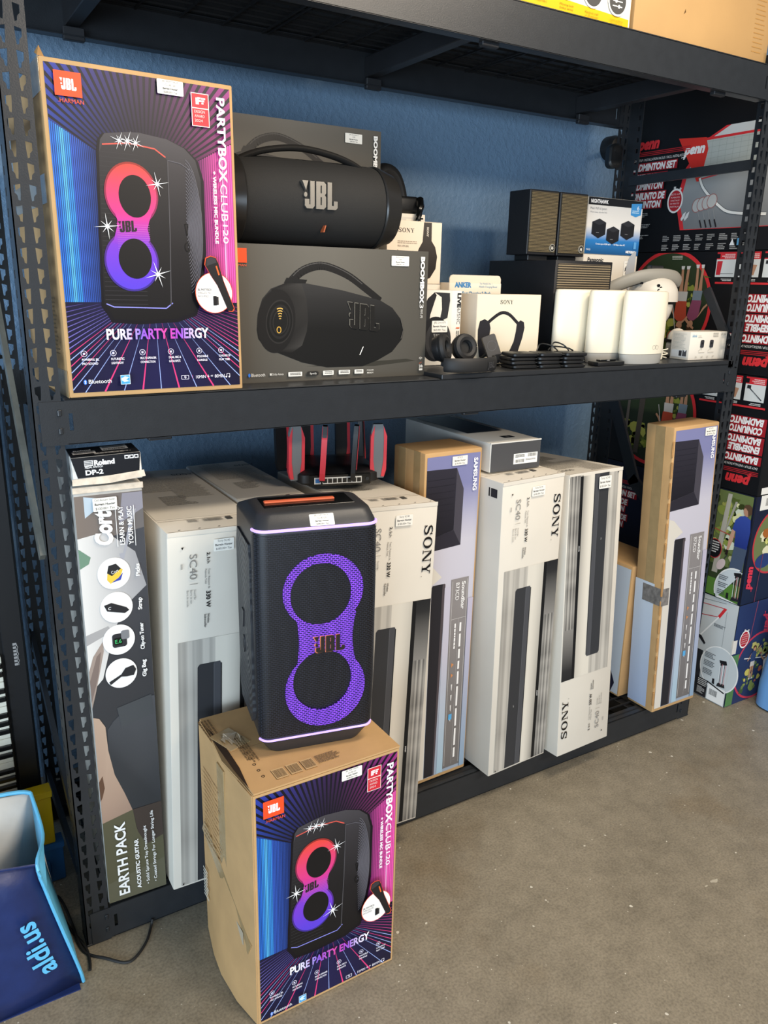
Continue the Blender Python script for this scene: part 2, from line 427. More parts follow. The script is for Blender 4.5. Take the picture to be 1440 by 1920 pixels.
struct(obj('wall_right', box(6.4, -5.5, 0, 6.5, WALLY, 3.6), mat('grey_wall_paint', '#8d8f90', .7, bump=.2, bscale=60)))

# ================================================================== STEEL RACK
W, D, PITCH, Z0 = 2.274, 0.61, 0.0381, 2.0895
WF, WS, TH = 0.056, 0.066, 0.0024
KEY = [(0, 0), (.0122, -.0028), (.0118, -.0160), (.0092, -.0185), (.0072, -.0210), (.0062, -.0288), (.0022, -.0300), (.0010, -.0190)]
def flange(bm, u0, u1, keys, f, zlo=0.0, zhi=2.34, square=False):
    """one perforated flange: f(u, t, z) places it, t runs through the sheet"""
    i0 = math.ceil((Z0 - zhi + .008) / PITCH); i1 = math.floor((Z0 - zlo - .034) / PITCH)
    cells = [(zhi, Z0 - PITCH * i0 + .004, False)] + [(Z0 - PITCH * i + .004, Z0 - PITCH * (i + 1) + .004, True) for i in range(i0, i1 + 1)]
    cells.append((Z0 - PITCH * (i1 + 1) + .004, zlo, False))
    holes = [[(ku + (-x if mir else x), z) for x, z in ([(-.006, -.004), (.006, -.004), (.006, -.020), (-.006, -.020)] if square else KEY)] for ku, mir in keys]
    for (zt, zb, h) in cells:
        outer = [(u0, zb), (u1, zb), (u1, zt), (u0, zt)]
        polys = [outer] + ([[(x, zt - .004 + z) for x, z in q] for q in holes] if h else [])
        flat = [p for l in polys for p in l]
        tr = geometry.tessellate_polygon([[Vector((p[0], p[1], 0)) for p in l] for l in polys])
        A = [bm.verts.new(f(p[0], 0, p[1])) for p in flat]; B = [bm.verts.new(f(p[0], TH, p[1])) for p in flat]
        for t in tr: bm.faces.new([A[k] for k in t]); bm.faces.new([B[k] for k in t[::-1]])
        if h:
            st = 4
            for q in holes:
                n = len(q)
                for k in range(n): a, b_ = st + k, st + (k + 1) % n; bm.faces.new((A[a], A[b_], B[b_], B[a]))
                st += n
        for a, b_ in ((1, 2), (3, 0)): bm.faces.new((A[a], A[b_], B[b_], B[a]))
def post(x, y, sx, sy, parent):
    """folded angle: a front face with two rows of keyholes, a side face with square holes"""
    bm = bmesh.new()
    r1, r2 = ((.0354, False), (.0200, True)) if sx > 0 else ((-.0354, True), (-.0200, False))
    flange(bm, *((0, WF) if sx > 0 else (-WF, 0)), (r1, r2), lambda u, t, z: (x + u, y + sy * t, z))
    flange(bm, *((0, WS) if sy > 0 else (-WS, 0)), ((.050 * sy, False),), lambda u, t, z: (x + sx * t, y + u, z), square=True)
    bmesh.ops.recalc_face_normals(bm, faces=bm.faces[:])
    return obj('post', bm, STEEL, parent)
rack = thing('storage_rack', 'black steel boltless storage rack against the blue wall, holding the boxes on its shelves', 'rack')
post(0, 0, 1, 1, rack); post(W, 0, -1, 1, rack); post(0, D, 1, -1, rack); post(W, D, -1, -1, rack)
for x, y in ((.028, .028), (W - .028, .028), (.028, D - .028), (W - .028, D - .028)):
    obj('foot_plate', box(x - .03, y - .03, 0, x + .03, y + .03, .006, bev=.001), STEELD, rack)
def beam(zb, zt, y, s, front):
    """C section beam: plate with a window slot near each end, ledges above and below"""
    x0, x1 = .012, W - .012
    def rr_(cx, cz, w, h): return [(cx - w / 2, cz - h / 2), (cx + w / 2, cz - h / 2), (cx + w / 2, cz + h / 2), (cx - w / 2, cz + h / 2)]
    zm = (zb + zt) / 2
    bm = prism([(x0, zb), (x1, zb), (x1, zt - .014), (x1 - .05, zt - .014), (x1 - .05, zt), (x0 + .05, zt), (x0 + .05, zt - .004), (x0, zt - .004)], y, y + s * .003,
               holes=[rr_(.072, zm, .008, .036), rr_(W - .072, zm, .006, .036)])
    bx(bm, x0 + .05, min(y, y + s * .042), zt - .003, x1 - .05, max(y, y + s * .042), zt, bev=.0008)
    bx(bm, x0 + .05, min(y, y + s * .036), zb, x1 - .05, max(y, y + s * .036), zb + .003, bev=.0008)
    b = obj('beam', bm, STEEL, rack)
    if front:
        for cx in (.050, W - .050):
            for dz in (-.018, .020):
                t = bmesh.new(); bx(t, cx - .004, y - .004, zm + dz - .007, cx + .004, y + .001, zm + dz + .007, bev=.002, seg=2)
                obj('rivet', t, STEEL, b)
    return b
LEV = [(.006, .100), (1.2795, 1.3747), (2.1926, 2.2913)]
for zb, zt in LEV:
    beam(zb, zt, -.0035, 1, True); beam(zb, zt, D + .0035, -1, False)
    for cx in (.26, 1.13, 2.01):
        bm = box(cx - .018, .0, zt - .072, cx + .018, D, zt - .016, bev=.002)
        for yy in (.012, D - .03): bx(bm, cx - .026, yy, zb - .009, cx + .026, yy + .018, zb + .022, bev=.002)
        obj('tie_beam', bm, STEELD, rack)
def wire_deck(x0, x1, zt):
    bm = bmesh.new(); y0, y1 = .01, D - .01
    for k in range(13):
        y = y0 + .01 + (y1 - y0 - .02) * k / 12; bx(bm, x0, y - .0025, zt - .0085, x1, y + .0025, zt - .0035)
    n = int((x1 - x0) / .105)
    for k in range(n + 1):
        x = x0 + .006 + (x1 - x0 - .012) * k / n; bx(bm, x - .0025, y0, zt - .0134, x + .0025, y1, zt - .0086)
    return obj('wire_deck', bm, WIRE, rack)
for zt in (.105, 2.2965):
    for a, b in ((.06, .78), (.785, 1.49), (1.495, W - .06)): wire_deck(a, b, zt)
for a, b, z in ((.06, 1.010, 1.3765), (1.016, W - .03, 1.387)):
    obj('deck_or_added_board', box(a, .0, 1.362, b, D - .01, z, bev=.0015), BOARD, rack)
# side frames: level bars and diagonals inside each end
def bar(p, q, w, th, x):
    (y0, z0), (y1, z1) = p, q; l = math.hypot(y1 - y0, z1 - z0); ny, nz = -(z1 - z0) / l * w / 2, (y1 - y0) / l * w / 2
    return prism([(y0 - ny, z0 - nz), (y1 - ny, z1 - nz), (y1 + ny, z1 + nz), (y0 + ny, z0 + nz)], x, x + th, axis='X')
obj('side_brace', bar((.030, 1.030), (.55, 1.828), .036, .0118, -.012), mat('lit_grey_steel', '#77776f', .45, .3, .2, 25), rack)  # lighter than the other braces: reflected light put into its colour
for (p, q) in (((.07, .30), (.57, .62)), ((.05, 1.90), (.56, 1.90)), ((.05, .16), (.56, .16))):
    obj('side_brace', bar(p, q, .036, .012, .004), STEEL, rack)
for (p, q, w) in (((.05, 2.016), (.57, 2.008), .032), ((.06, .62), (.40, .88), .05), ((.38, .86), (.57, 1.25), .05), ((.05, 1.45), (.16, 1.62), .03), ((.05, .16), (.56, .16), .03)):
    obj('side_brace', bar(p, q, w, .012, W - .018), STEEL, rack)

# ================================================================== PARTY SPEAKER CARTONS
def star(c, x, y, r, seed=0, n=4, col='#ffffff', a0=.2):
    for k in range(n):
        a = a0 + pi * k / n; l = r * (1.0 if k % 2 == 0 else .6)
        d = (cos(a) * l, sin(a) * l); p = (-sin(a) * r * .05, cos(a) * r * .05)
        c.poly([(x - d[0], y - d[1]), (x + p[0], y + p[1]), (x + d[0], y + d[1]), (x - p[0], y - p[1])], col, new=(k == 0))
    c.poly(ell(x, y, r * .12, r * .12, 10), col)
def spectrum(t):
    st = [(0, '#2f62d8'), (.22, '#3a4fc4'), (.42, '#5a4296'), (.58, '#7d3a86'), (.75, '#b33a96'), (1, '#e04aa6')]
    for (a, ca), (b, cb) in zip(st[:-1], st[1:]):
        if t <= b: return mix(ca, cb, (t - a) / (b - a))
    return C(st[-1][1])
def party_art(c):
    x0, x1, y0, y1 = .008, .3605, .010, .624
    c.rect(x0, y0, x1, y1, '#15131f')
    # ceiling of rays
    cx, cy = .178, .42
    def edge(a):
        dx, dy = cos(a), sin(a); t = 9
        if dx > 1e-6: t = min(t, (x1 - cx) / dx)
        if dx < -1e-6: t = min(t, (x0 - cx) / dx)
        if dy > 1e-6: t = min(t, (y1 - cy) / dy)
        return t
    N = 62; c.layer()
    for k in range(N):
        a = radians(198 - 216 * k / N); b = radians(198 - 216 * (k + .58) / N)
        t = k / N; tt = .5 - .5 * cos(pi * min(1, max(0, t)))
        ra, rb = edge(a), edge(b); P = []
        def at(ang, r): return (cx + cos(ang) * r, cy + sin(ang) * r)
        top = mix(spectrum(tt), '#15131f', .34 + .36 * max(0, 1 - abs(tt - .5) * 3.0)); dark = C('#191724')
        col = lambda x, y, top=top: mix(dark, top, (math.hypot(x - cx, y - cy) - .10) / .17)
        c.poly([at(a, .085), at(a, (ra + .085) / 2), at(a, ra), at(b, rb), at(b, (rb + .085) / 2), at(b, .085)], col, False)
    c.layer()
    # side walls of bars
    n = 24
    for k in range(n):
        u0 = x0 + (.092 - x0) * k / n; u1 = u0 + (.092 - x0) / n; t = k / n
        top = .5244 + (.4754 - .5244) * t
        b = '#2b6fd0' if t < .12 else '#58b4ea' if t < .34 and k in (5, 6) else '#3a8fe0' if t < .40 else mix('#3560c4', '#15204a', (t - .40) / .6)
        d = mix(b, '#0a1028', .78)
        um = u0 + (u1 - u0) * .55
        c.poly([(u0, .190), (um, .190), (um, top), (u0, top)], b, False); c.poly([(um, .190), (u1, .190), (u1, top), (um, top)], d, False)
    n = 17
    for k in range(n):
        u0 = .282 + (x1 - .282) * k / n; u1 = u0 + (x1 - .282) / n; t = k / n
        top = .4763 + (.5195 - .4763) * t
        b = mix('#4a1c4c', '#ee58ae', t * 1.25) if k != 12 else C('#f6a4d4'); d = mix(b, '#2a0c2c', .5); um = u0 + (u1 - u0) * .6
        c.poly([(u0, .190), (um, .190), (um, top), (u0, top)], b, False); c.poly([(um, .190), (u1, .190), (u1, top), (um, top)], d, False)
    c.grid(x0, y0, x1, .1915, lambda x, y: mix('#1d1b46', '#16142c', abs(x - .18) / .2), 6, 1)
    # floor lines run out from under the loudspeaker
    c.layer(); vx, vy = .180, .215
    ends = []
    for k in range(15): ends.append((x0, y0 + .006 + (.185 - y0) * (k / 15) ** 0.8, k))
    for k in range(9): ends.append((x0 + (x1 - x0) * (k + .6) / 9.2, y0, k + 1))
    for k in range(15): ends.append((x1, y0 + .02 + (.17 - y0) * (k / 15) ** 0.8, k))
    for (ex, ey, k) in ends:
        dx, dy = ex - vx, ey - vy; f = max(.25, (vy - .188) / (vy - ey) if ey < .187 else .97); sx, sy = vx + dx * max(f, .32), vy + dy * max(f, .32)
        if sy > .1905: 
            f = (vy - .190) / (vy - ey); sx, sy = vx + dx * f, .190
        big = ey <= y0 + 1e-6
        side = ex < .1
        colr = ('#e8407e', '#9fb4ee')[(k + (0 if big else 1)) % 2] if big or ey < .1 else ('#7a70c4' if side else '#c0407e')
        w = .0034 if big and (k % 2 == 0) else .0018
        c.line((sx, sy), (ex, ey), .0004, lambda x, y, q=colr: mix('#2a1f5a', q, (.2 - y) / .10 + .1), w, False)
    # printed loudspeaker
    body = [(.0932, .4755), (.097, .500), (.106, .512), (.150, .519), (.1713, .520), (.2255, .5137), (.260, .500), (.282, .4785), (.2914, .4415), (.290, .30), (.2760, .2083), (.2642, .1711), (.225, .158), (.150, .154), (.0985, .158), (.0905, .175), (.0815, .190), (.086, .30)]
    c.poly([(x + (x - .185) * .06, y + (y - .33) * .02 - .004) for x, y in body], '#0e0c14')
    c.poly(body, lambda x, y: mix('#232124', '#454246', (y - .40) / .12) if y > .4 else mix('#111012', '#232124', (y - .16) / .24))
    c.poly([(.0932, .4755), (.100, .490), (.160, .4965), (.205, .4905), (.2249, .4737), (.2215, .33), (.2152, .1857), (.205, .178), (.095, .1795), (.0809, .1886), (.086, .34)], lambda x, y: mix('#151416', '#2f2d30', max(0, (y - .28) / .2) * (1 - (x - .08) * 2.4)))
    c.layer()
    for k in range(34): yy = .188 + k * .0088; c.line((.0835 + .010 * (yy - .188) / .29, yy), (.168, yy - .0006), .0011, '#333134', new=False)
    c.path([(.100, .4915), (.150, .4985), (.200, .4930), (.221, .479)], .0026, '#d4564a')
    c.path([(.0850, .1885), (.10, .1820), (.205, .1795), (.219, .1905)], .0022, '#8f8fe6')
    c.path([(.2249, .4737), (.2215, .33), (.2152, .1857)], .0022, '#4a484b')
    c.layer()
    for k in range(19):
        s_ = 1 - k / 20
        a = [(.256 + (.034 * s_) * cos(t_), .345 + (.135 * s_) * sin(t_)) for t_ in [pi * (-.45 + .9 * j / 14) for j in range(15)]]
        for p, q in zip(a[:-1], a[1:]): c.line(p, q, .0012, '#67656d', new=False)
    c.path([(.2249, .4737), (.250, .470), (.277, .455)], .0016, '#5a585e')
    c.path([(.2530, .352), (.2600, .352), (.2565, .329), (.2530, .352)], .0016, '#0c0c0d')
    c.path(ell(.2560, .306, .0045, .009, 14) + [(.2605, .306)], .0016, '#0c0c0d')
    rc = lambda x, y: mix('#e4483e', '#d83a86', (.455 - y) / .09) if y > .365 else (mix('#d83a86', '#7a3cc8', (.365 - y) / .06) if y > .305 else mix('#7a3cc8', '#5a3fd0', (.305 - y) / .08))
    hg = []
    for j in range(60):
        a = 2 * pi * j / 60; hg.append(a)
    o1, h1 = ell(.1492, .4035, .0488, .0565, 48), ell(.1553, .3995, .0312, .0405, 48)
    o2, h2 = ell(.1411, .2725, .0502, .0550, 48), ell(.1480, .2785, .0326, .0395, 48)
    for s_, al in ((1.07, .38),):
        c.poly([(.1492 + (x - .1492) * s_, .4035 + (y - .4035) * s_) for x, y in o1], lambda x, y: mix('#1b1a1c', rc(x, y), al))
        c.poly([(.1411 + (x - .1411) * s_, .2725 + (y - .2725) * s_) for x, y in o2], lambda x, y: mix('#1b1a1c', rc(x, y), al))
    c.ring(o1, h1, rc); c.ring(o2, h2, rc)
    c.poly([(.112, .372), (.118, .352), (.116, .338), (.108, .312), (.122, .300), (.148, .3185), (.172, .306), (.180, .318), (.176, .338), (.180, .352), (.188, .372), (.170, .366), (.150, .358), (.130, .362)], rc)
    c.layer()
    for k in range(14): yy = .345 - k * .0043; c.line((.116, yy), (.180, yy), .0007, lambda x, y: mix(rc(x, y), '#ffb0d8', .22), new=False)
    c.poly(h1, '#141315'); c.poly(h2, '#141315')
    c.jbl(.1187, .3285, .0215, .036, '#2a2325', slant=.10); 
    c.layer(); V, tr, w = glyphs('JBL', 0)
    for (x, y, r, a0) in ((.1476, .5014, .020, 1.2), (.132, .5010, .018, 1.2), (.163, .5000, .018, 1.2), (.2004, .4263, .024, .2), (.0977, .3391, .026, .1), (.1911, .2487, .028, .3)): star(c, x, y, r, a0=a0)
    # lettering
    c.rect(.0225, .5685, .0705, .6115, '#ee5128'); c.jbl(.0325, .5795, .0200, .0285, '#ffffff')
    c.text('HARMAN', .0300, .5572, .0078, '#e8542c', L=.0425); c.rect(.0268, .5575, .0288, .5582, '#e8542c')
    c.sticker(.2112, .5965, .2630, .6235, ['JBL PARTYBOX', 'CLUB 120', 'Bargain Hunter', '$280.00+ Tax'])
    c.rect(.2775, .5445, .3140, .6075, '#f6e6e0'); c.rect(.2790, .5800, .3125, .6060, '#cf2f3a'); c.rect(.2790, .5460, .3125, .5780, '#cf2f3a')
    c.text('iF', .2865, .5870, .0125, '#ffffff', L=.0110, bold=.05)
    for k in range(3): c.rect(.2985, .5930 - k * .0045 + .003, .2985 + .008 - k * .002, .5962 - k * .0045 + .003, '#ffffff')
    for k, s_ in enumerate(('DESIGN', 'AWARD', '2024')): c.text(s_, .2830, .5700 - k * .0085, .0055, '#f4dcd8', L=(.0215, .0205, .0165)[k])
    c.text('PARTYBOX', .3300, .6040, .0170, '#ffffff', L=.164, rot=-90, bold=.03)
    c.text('CLUB', .3310, .4365, .0150, '#ffffff', L=.075, rot=-90)
    c.text('120', .3330, .3545, .0115, '#ffffff', L=.0380, rot=-90)
    c.text('+ WIRELESS MIC BUNDLE', .3155, .4610, .0070, '#ffffff', L=.146, rot=-90, bold=.03)
    pe = lambda x, y: mix('#ffffff', '#8a5ee0', (x - .09) / .06) if x < .15 else (mix('#8a5ee0', '#e04aa0', (x - .15) / .05) if x < .20 else (mix('#e04aa0', '#9a4ad8', (x - .2) / .03) if x < .23 else mix('#9a4ad8', '#ffffff', (x - .23) / .055)))
    c.text('PURE PARTY ENERGY', .0789, .1172, .0215, pe, L=.212, bold=.03)
    names = [('POWERFUL JBL', 'PRO SOUND'), ('FUTURISTIC', 'LIGHTSHOW'), ('MULTI-SPEAKER', 'CONNECTION'), ('DUAL MIC &', 'GUITAR INPUTS'), ('FOLDABLE', 'HANDLE'), ('12 HOURS OF', 'PLAY TIME')]
    for k, x in enumerate((.0328, .0892, .1474, .2064, .2675, .3160)):
        c.ring(ell(x, .0893, .0062, .0062, 20), ell(x, .0893, .0052, .0052, 20), '#e8e4f4'); c.rect(x - .0022, .0870, x + .0022, .0915, '#d4d0e8')
        ls = (.033, .026, .033, .026, .024, .026)[k]
        c.text(names[k][0], x - .0050, .0750, .0048, '#f2eef8', L=ls, bold=.02); c.text(names[k][1], x - .0050, .0668, .0048, '#f2eef8', L=ls * .92, bold=.02)
    c.poly(ell(.0300, .0320, .0034, .0052, 16), '#3a7ae0'); c.path([(.0283, .0343), (.0316, .0300), (.0300, .0283), (.0300, .0357), (.0316, .0340), (.0283, .0297)], .0006, '#ffffff')
    c.text('Bluetooth', .0365, .0288, .0085, '#ffffff', L=.0445)
    c.rect(.0991, .0241, .1182, .0437, '#e8f4fa'); c.rect(.1000, .0250, .1173, .0428, '#4aa4dc'); c.poly([(.101, .037), (.108, .041), (.1165, .0385), (.110, .034), (.1165, .0305), (.106, .029), (.101, .033)], '#d4ecf8')
    c.path([(.2255, .0290), (.2255, .0370), (.2410, .0370), (.2410, .0290), (.2255, .0290)], .0010, '#f0ecf8'); c.poly([(.2335, .0375), (.2305, .0325), (.2340, .0325), (.2330, .0285), (.2365, .0340), (.2335, .0340)], '#f0ecf8')
    c.rect(.2492, .0290, .2498, .0375, '#e04a8a'); c.text('10MIN', .2570, .0292, .0075, '#f4f0fa', L=.0215); c.poly([(.2850, .0370), (.2820, .0325), (.2845, .0325), (.2835, .0285), (.2865, .0335), (.2843, .0335)], '#f4f0fa')
    c.rect(.2895, .0325, .2945, .0333, '#f4f0fa'); c.rect(.2895, .0345, .2945, .0353, '#f4f0fa'); c.text('80MIN', .2985, .0292, .0075, '#f4f0fa', L=.0225)
    c.path([(.3262, .0300), (.3262, .0370), (.3330, .0370), (.3330, .0300)], .0010, '#f4f0fa'); c.poly(ell(.3245, .0300, .0018, .0018, 8), '#f4f0fa'); c.poly(ell(.3315, .0300, .0018, .0018, 8), '#f4f0fa')
    # microphone roundel
    c.poly(ell(.3055, .2124, .0412, .0432, 40), '#e8542c'); c.poly(ell(.3055, .2124, .0398, .0420, 40), '#f6f2ec')
    for k, s_ in enumerate(('JBL PARTYBOX', 'WIRELESS MIC', 'INCLUDED')): c.text(s_, .2690, .2170 - k * .0070, .0046, '#3a3636' if k == 0 else '#8a8484', L=(.031, .030, .024)[k], bold=.02 if k == 0 else 0)
    mic = [(.2880, .2700), (.2905, .2835), (.3010, .2880), (.3120, .2850), (.3170, .2745), (.3270, .2370), (.3480, .1800), (.3440, .1740), (.3350, .1745), (.3130, .2280), (.3000, .2480)]
    c.poly([(.316 + (x - .316) * 1.06, .231 + (y - .231) * 1.03) for x, y in mic], '#e8542c'); c.poly(mic, '#201e20')
    c.poly([(.2905, .2680), (.3130, .2760), (.3105, .2840), (.3010, .2868), (.2920, .2820)], '#39373a'); c.line((.3120, .2690), (.3175, .2500), .0032, '#ee6a30')
    c.rrect(.3025, .186, .3100, .2060, .001, '#1e1c1e'); c.rect(.3100, .1870, .3140, .2040, '#343234')
def party_carton(label, p, floor_one):
    x, y, z, yaw, tilt, w, d, h = p
    t = thing('speaker_carton', label, 'box', (x, y, z), yaw, tilt)
    sx, sy = w / .3675, h / .633
    if floor_one:
        bm = bmesh.new()
        # the left side bulges at the taped seam and the lid gapes along that edge
        pts = []
        for zz in (0, .12 * h, .5 * h, .93 * h, h):
            k = {0: .022, .12 * h: .016, .5 * h: .004, .93 * h: 0, h: 0}[zz]; dip = -.02 if zz == h else 0
            pts.append([(0, 0, zz), (w, 0, zz), (w, d, zz), (0, d, zz), (-k * .8, d * .72, zz + (dip * .3)), (-k - .001, d * .52, zz + dip), (-k * .8, d * .25, zz + dip * .5)])
        loft(pts, bm=bm); bmesh.ops.bevel(bm, geom=[e for e in bm.edges if e.calc_face_angle(0) > .9], offset=.0025, segments=2, affect='EDGES')
        obj('carton', bm, KRAFT, t, True)
        # lid flaps, the left edge lifted
        bm = bx(bmesh.new(), .004, .0, h - .001, w, d * .5 - .001, h + .003); bx(bm, .004, d * .5 + .001, h - .001, w, d, h + .003); obj('lid_flap', bm, KRAFT, t)
        bm = loft([[(.0, .006, h - .012), (.001, d * .3, h - .030), (.0, d * .5, h - .035), (0, d * .8, h - .016), (.0, d - .01, h - .004)][::1], [(.012, .006, h - .010), (.016, d * .3, h - .020), (.016, d * .5, h - .022), (.014, d * .8, h - .012), (.012, d - .01, h - .004)]], False, False, False)
        bm.free()
        c = Canvas()
        c.poly([(.003, .02), (.013, d * .30), (.015, d * .52), (.010, d * .75), (.001, d * .97), (-.001, d * .6), (-.001, d * .3)], '#2a1c10')
        for k in range(6): c.ring(ell(.045, .046 + k * .024, .0038, .0042, 14), ell(.045, .046 + k * .024, .0024, .0027, 14), '#3a2c1e')
        c.micro(.020, .315, .10, .030, 4, '#7a6040', rot=-90 + 0, seed=3); c.micro(.062, .210, .115, .026, 5, '#7a6040', rot=-90, seed=4)
        for k in range(3): c.rect(.066 + k * .034, .020, .094 + k * .034, .056, '#c9a878'); c.barcode(.068 + k * .034, .024, .024, .028, '#54422c', seed=k)
        c.micro(.170, .056, .06, .030, 5, '#80684a', seed=6)
        c.build('lid_print', face('T', w, d, h + .003), t, INKM)
        # tape down the left side and over the lid corner
        bm = box(-.0045, d * .47, .10, -.001, d * .60, h - .035, bev=.0005); obj('tape_strip', bm, TAPE, t)
        obj('tape_strip', box(-.0062, d * .02, h * .40, -.0005, d * .98, h * .47, M=Matrix.Translation((0, d / 2, h * .44)) @ Matrix.Rotation(.45, 4, 'X') @ Matrix.Translation((0, -d / 2, -h * .44))), TAPE, t)
        obj('tape_strip', box(.010, .170, h + .0025, .066, .250, h + .0048, bev=.0006, M=Matrix.Translation((.03, .2, h)) @ Matrix.Rotation(.3, 4, 'Z') @ Matrix.Translation((-.03, -.2, -h))), TAPE, t)
        bm = bmesh.new(); R = random.Random(5)      # crumpled torn film
        for k in range(7):
            a = [Vector((.036 + R.uniform(-.022, .022), .205 + R.uniform(-.03, .03), h + .004 + R.uniform(0, .010))) for _ in range(3)]; vs = [bm.verts.new(q) for q in a]; bm.faces.new(vs)
        obj('torn_film', bm, mat('film_shreds', '#b8a890', .15), t)
        c = Canvas(); c.micro(.03, h * .82, .12, .20, 16, '#b38c5c', seed=8, fill=.3); c.rrect(d - .105, h * .30, d - .055, h * .36, .004, '#b9aa92')
        c.micro(d - .32, h * .50 - .10, .035, .09, 9, '#d8d2c4', seed=9); c.build('side_print', face('L', w, d, h) @ Matrix.Translation((0, 0, .0065)), t, INKM)
    else:
        carton(t, w, d, h, KRAFT)
        obj('tape_strip', box(-.001, .0, h - .06, .0, .09, h), TAPE, t); obj('tape_strip', box(-.001, 0, .0, 0, .10, .055), TAPE, t)
        obj('tape_strip', box(-.0015, .035, h * .60, .0005, d, h * .685), mat('pale_film', '#a8a6a0', .15), t)
        bm = bmesh.new(); vs = [bm.verts.new(q) for q in ((-.001, .0, h), (.012, .004, h), (.003, .0, h + .017), (-.004, .01, h + .006))]; bm.faces.new(vs[:3]); bm.faces.new((vs[0], vs[2], vs[3])); obj('lid_flap', bm, KRAFTD, t)
        c = Canvas(); c.micro(.262, .20, .07, .12, 14, '#a3814f', seed=8, fill=.35); c.build('side_print', face('L', w, d, h), t, INKM)
    c = Canvas(sx, sy); party_art(c); c.build('front_print', face('F', w, d, h), t)
    return t
party_carton('brown carton printed with a ring-lit party loudspeaker, standing upright on the middle shelf', (.0720, -.0100, 1.3775, .030, -.0205, .3820, .38, .633), False)
party_carton('brown carton with ring-lit loudspeaker print and gaping lid, standing on the concrete floor', (.2837, -.4188, 0, .0072, .004, .3596, .3297, .6079), True)

# ================================================================== LOWER SHELF: TALL CARTONS
DECK = 0.1055
FLIP = lambda w, h: Matrix.Translation((w, h, 0)) @ Matrix.Rotation(pi, 4, 'Z')
BH = ['Bargain Hunter', '$185.00+ Tax']
def wood(c, x0, y0, x1, y1, a, b, n, seed, ny=10):
    R = random.Random(seed); cols = [R.random() for _ in range(n + 1)]; rows = [R.random() * .35 for _ in range(ny + 1)]
    def col(x, y):
        i = int(round((x - x0) / (x1 - x0) * n)); j = int(round((y - y0) / (y1 - y0) * ny)); return mix(a, b, cols[max(0, min(n, i))] * .75 + rows[max(0, min(ny, j))])
    c.grid(x0, y0, x1, y1, col, n, ny)
def bar_art(c, sticker=True):
    c.rect(.0215, .006, .242, .700, '#cfc9bd')
    wood(c, .0215, .006, .117, .700, '#8f8b84', '#c4bfb5', 22, 4)
    c.grid(.117, .006, .188, .700, lambda x, y: mix('#d9d3c6', '#77746e', max(0, (x - .150) / .038) * (.35 + .65 * (1 - y / .7))), 5, 4)
    c.rect(.1830, .006, .1960, .700, '#17181a')
    wood(c, .1960, .006, .242, .700, '#3f3f3f', '#bdb9b1', 9, 9, 26)
    c.grid(.1960, .52, .242, .700, lambda x, y: mix('#8e8b86', '#232426', (y - .50) / .17), 2, 5)
    c.poly([(.0660, .008), (.1295, .008), (.1320, .628), (.1290, .634), (.0760, .634), (.0705, .627)], '#36373a')
    c.poly([(.1105, .008), (.1295, .008), (.1320, .628), (.1290, .634), (.1140, .634), (.1120, .628)], '#4b4c50')
    c.line((.1105, .008), (.1140, .630), .0012, '#5c5d61'); c.line((.1310, .008), (.1325, .628), .0030, '#2a2b2d')
    c.text('SONY', .0885, .232, .0030, '#d8d6d2', L=.008, rot=-90); c.text('SONY', .1880, .2560, .0042, '#f0efec', L=.020, rot=-90, bold=.02)
    c.sony(.2050, .9150, .0275, .1400, -90, '#1c1b1c'); c.ring(ell(.2045, .7690, .0018, .0018, 10), ell(.2045, .7690, .0012, .0012, 10), '#6a6864')
    c.text('2.1', .0955, .9200, .0085, '#2e2d2e', L=.0150, rot=-90, bold=.02); c.text('ch', .0955, .9035, .0085, '#2e2d2e', L=.0110, rot=-90)
    c.text('Total / Puissance de', .0985, .8790, .0050, '#5c5a58', L=.0500, rot=-90); c.text('Potencia Total', .0905, .8790, .0050, '#5c5a58', L=.0370, rot=-90)
    c.text('330 W', .0935, .8230, .0110, '#262627', L=.0420, rot=-90, bold=.025)
    c.text('Wireless', .0960, .7650, .0055, '#4a4846', L=.0240, rot=-90, bold=.02); c.text('Subwoofer', .0880, .7650, .0055, '#4a4846', L=.0350, rot=-90, bold=.02)
    c.text('SC40', .0525, .9190, .0190, '#8a8782', L=.0620, rot=-90); c.rect(.0520, .8445, .0720, .8457, '#a3a09a')
    for k, s_ in enumerate(('Sound Bar', 'Barre de son', 'Barra de sonido')): c.text(s_, .0625 - k * .0092, .8310, .0055, '#7d7a76', L=(.026, .034, .041)[k], rot=-90)
    c.poly([(.0320, .9390), (.0385, .9390), (.0353, .9325)], '#1e1e1e'); c.micro(.0345, .8985, .014, .005, 2, '#8a8884', rot=-90)
    c.poly([(.0235, .010), (.0285, .010), (.0260, .017)], '#1b1b1b')
    if sticker: c.sticker(.1120, .9200, .1640, .9500, ['Sony SC40'] + BH)
def bar_top(c, w, d, n=2):
    c.grid(.004, .10, w - .004, d - .004, '#d9d3c7'); c.rect(.004, .086, w - .004, .088, '#b9b1a2')
    c.rect(.004, .0015, w - .004, .0035, '#8d8578')
    for k in range(5): c.line((.03 + k * w * .2, .012), (.036 + k * w * .2, .014), .0025, '#4a4846')
    c.barcode(w * .46, .058, w * .20, .022, '#4c4a47', seed=3); c.rect(w * .70, .058, w * .76, .080, '#4f4d4a'); c.micro(w * .30, .080, w * .13, .020, 5, '#6c6a66', seed=2)
    c.micro(.03, d * .96, w * .40, d * .38, 22, '#b3aea4', seed=n, fill=.45, ragged=.15); c.micro(w * .50, d * .82, w * .40, d * .36, 22, '#b3aea4', seed=n + 7, fill=.45, ragged=.15)
    c.micro(w * .28, d * .50, w * .34, d * .15, 9, '#a19c93', seed=n + 3, fill=.45)
    c.sony(w * .70, d * .86, .018, .062, 0, '#55534f')
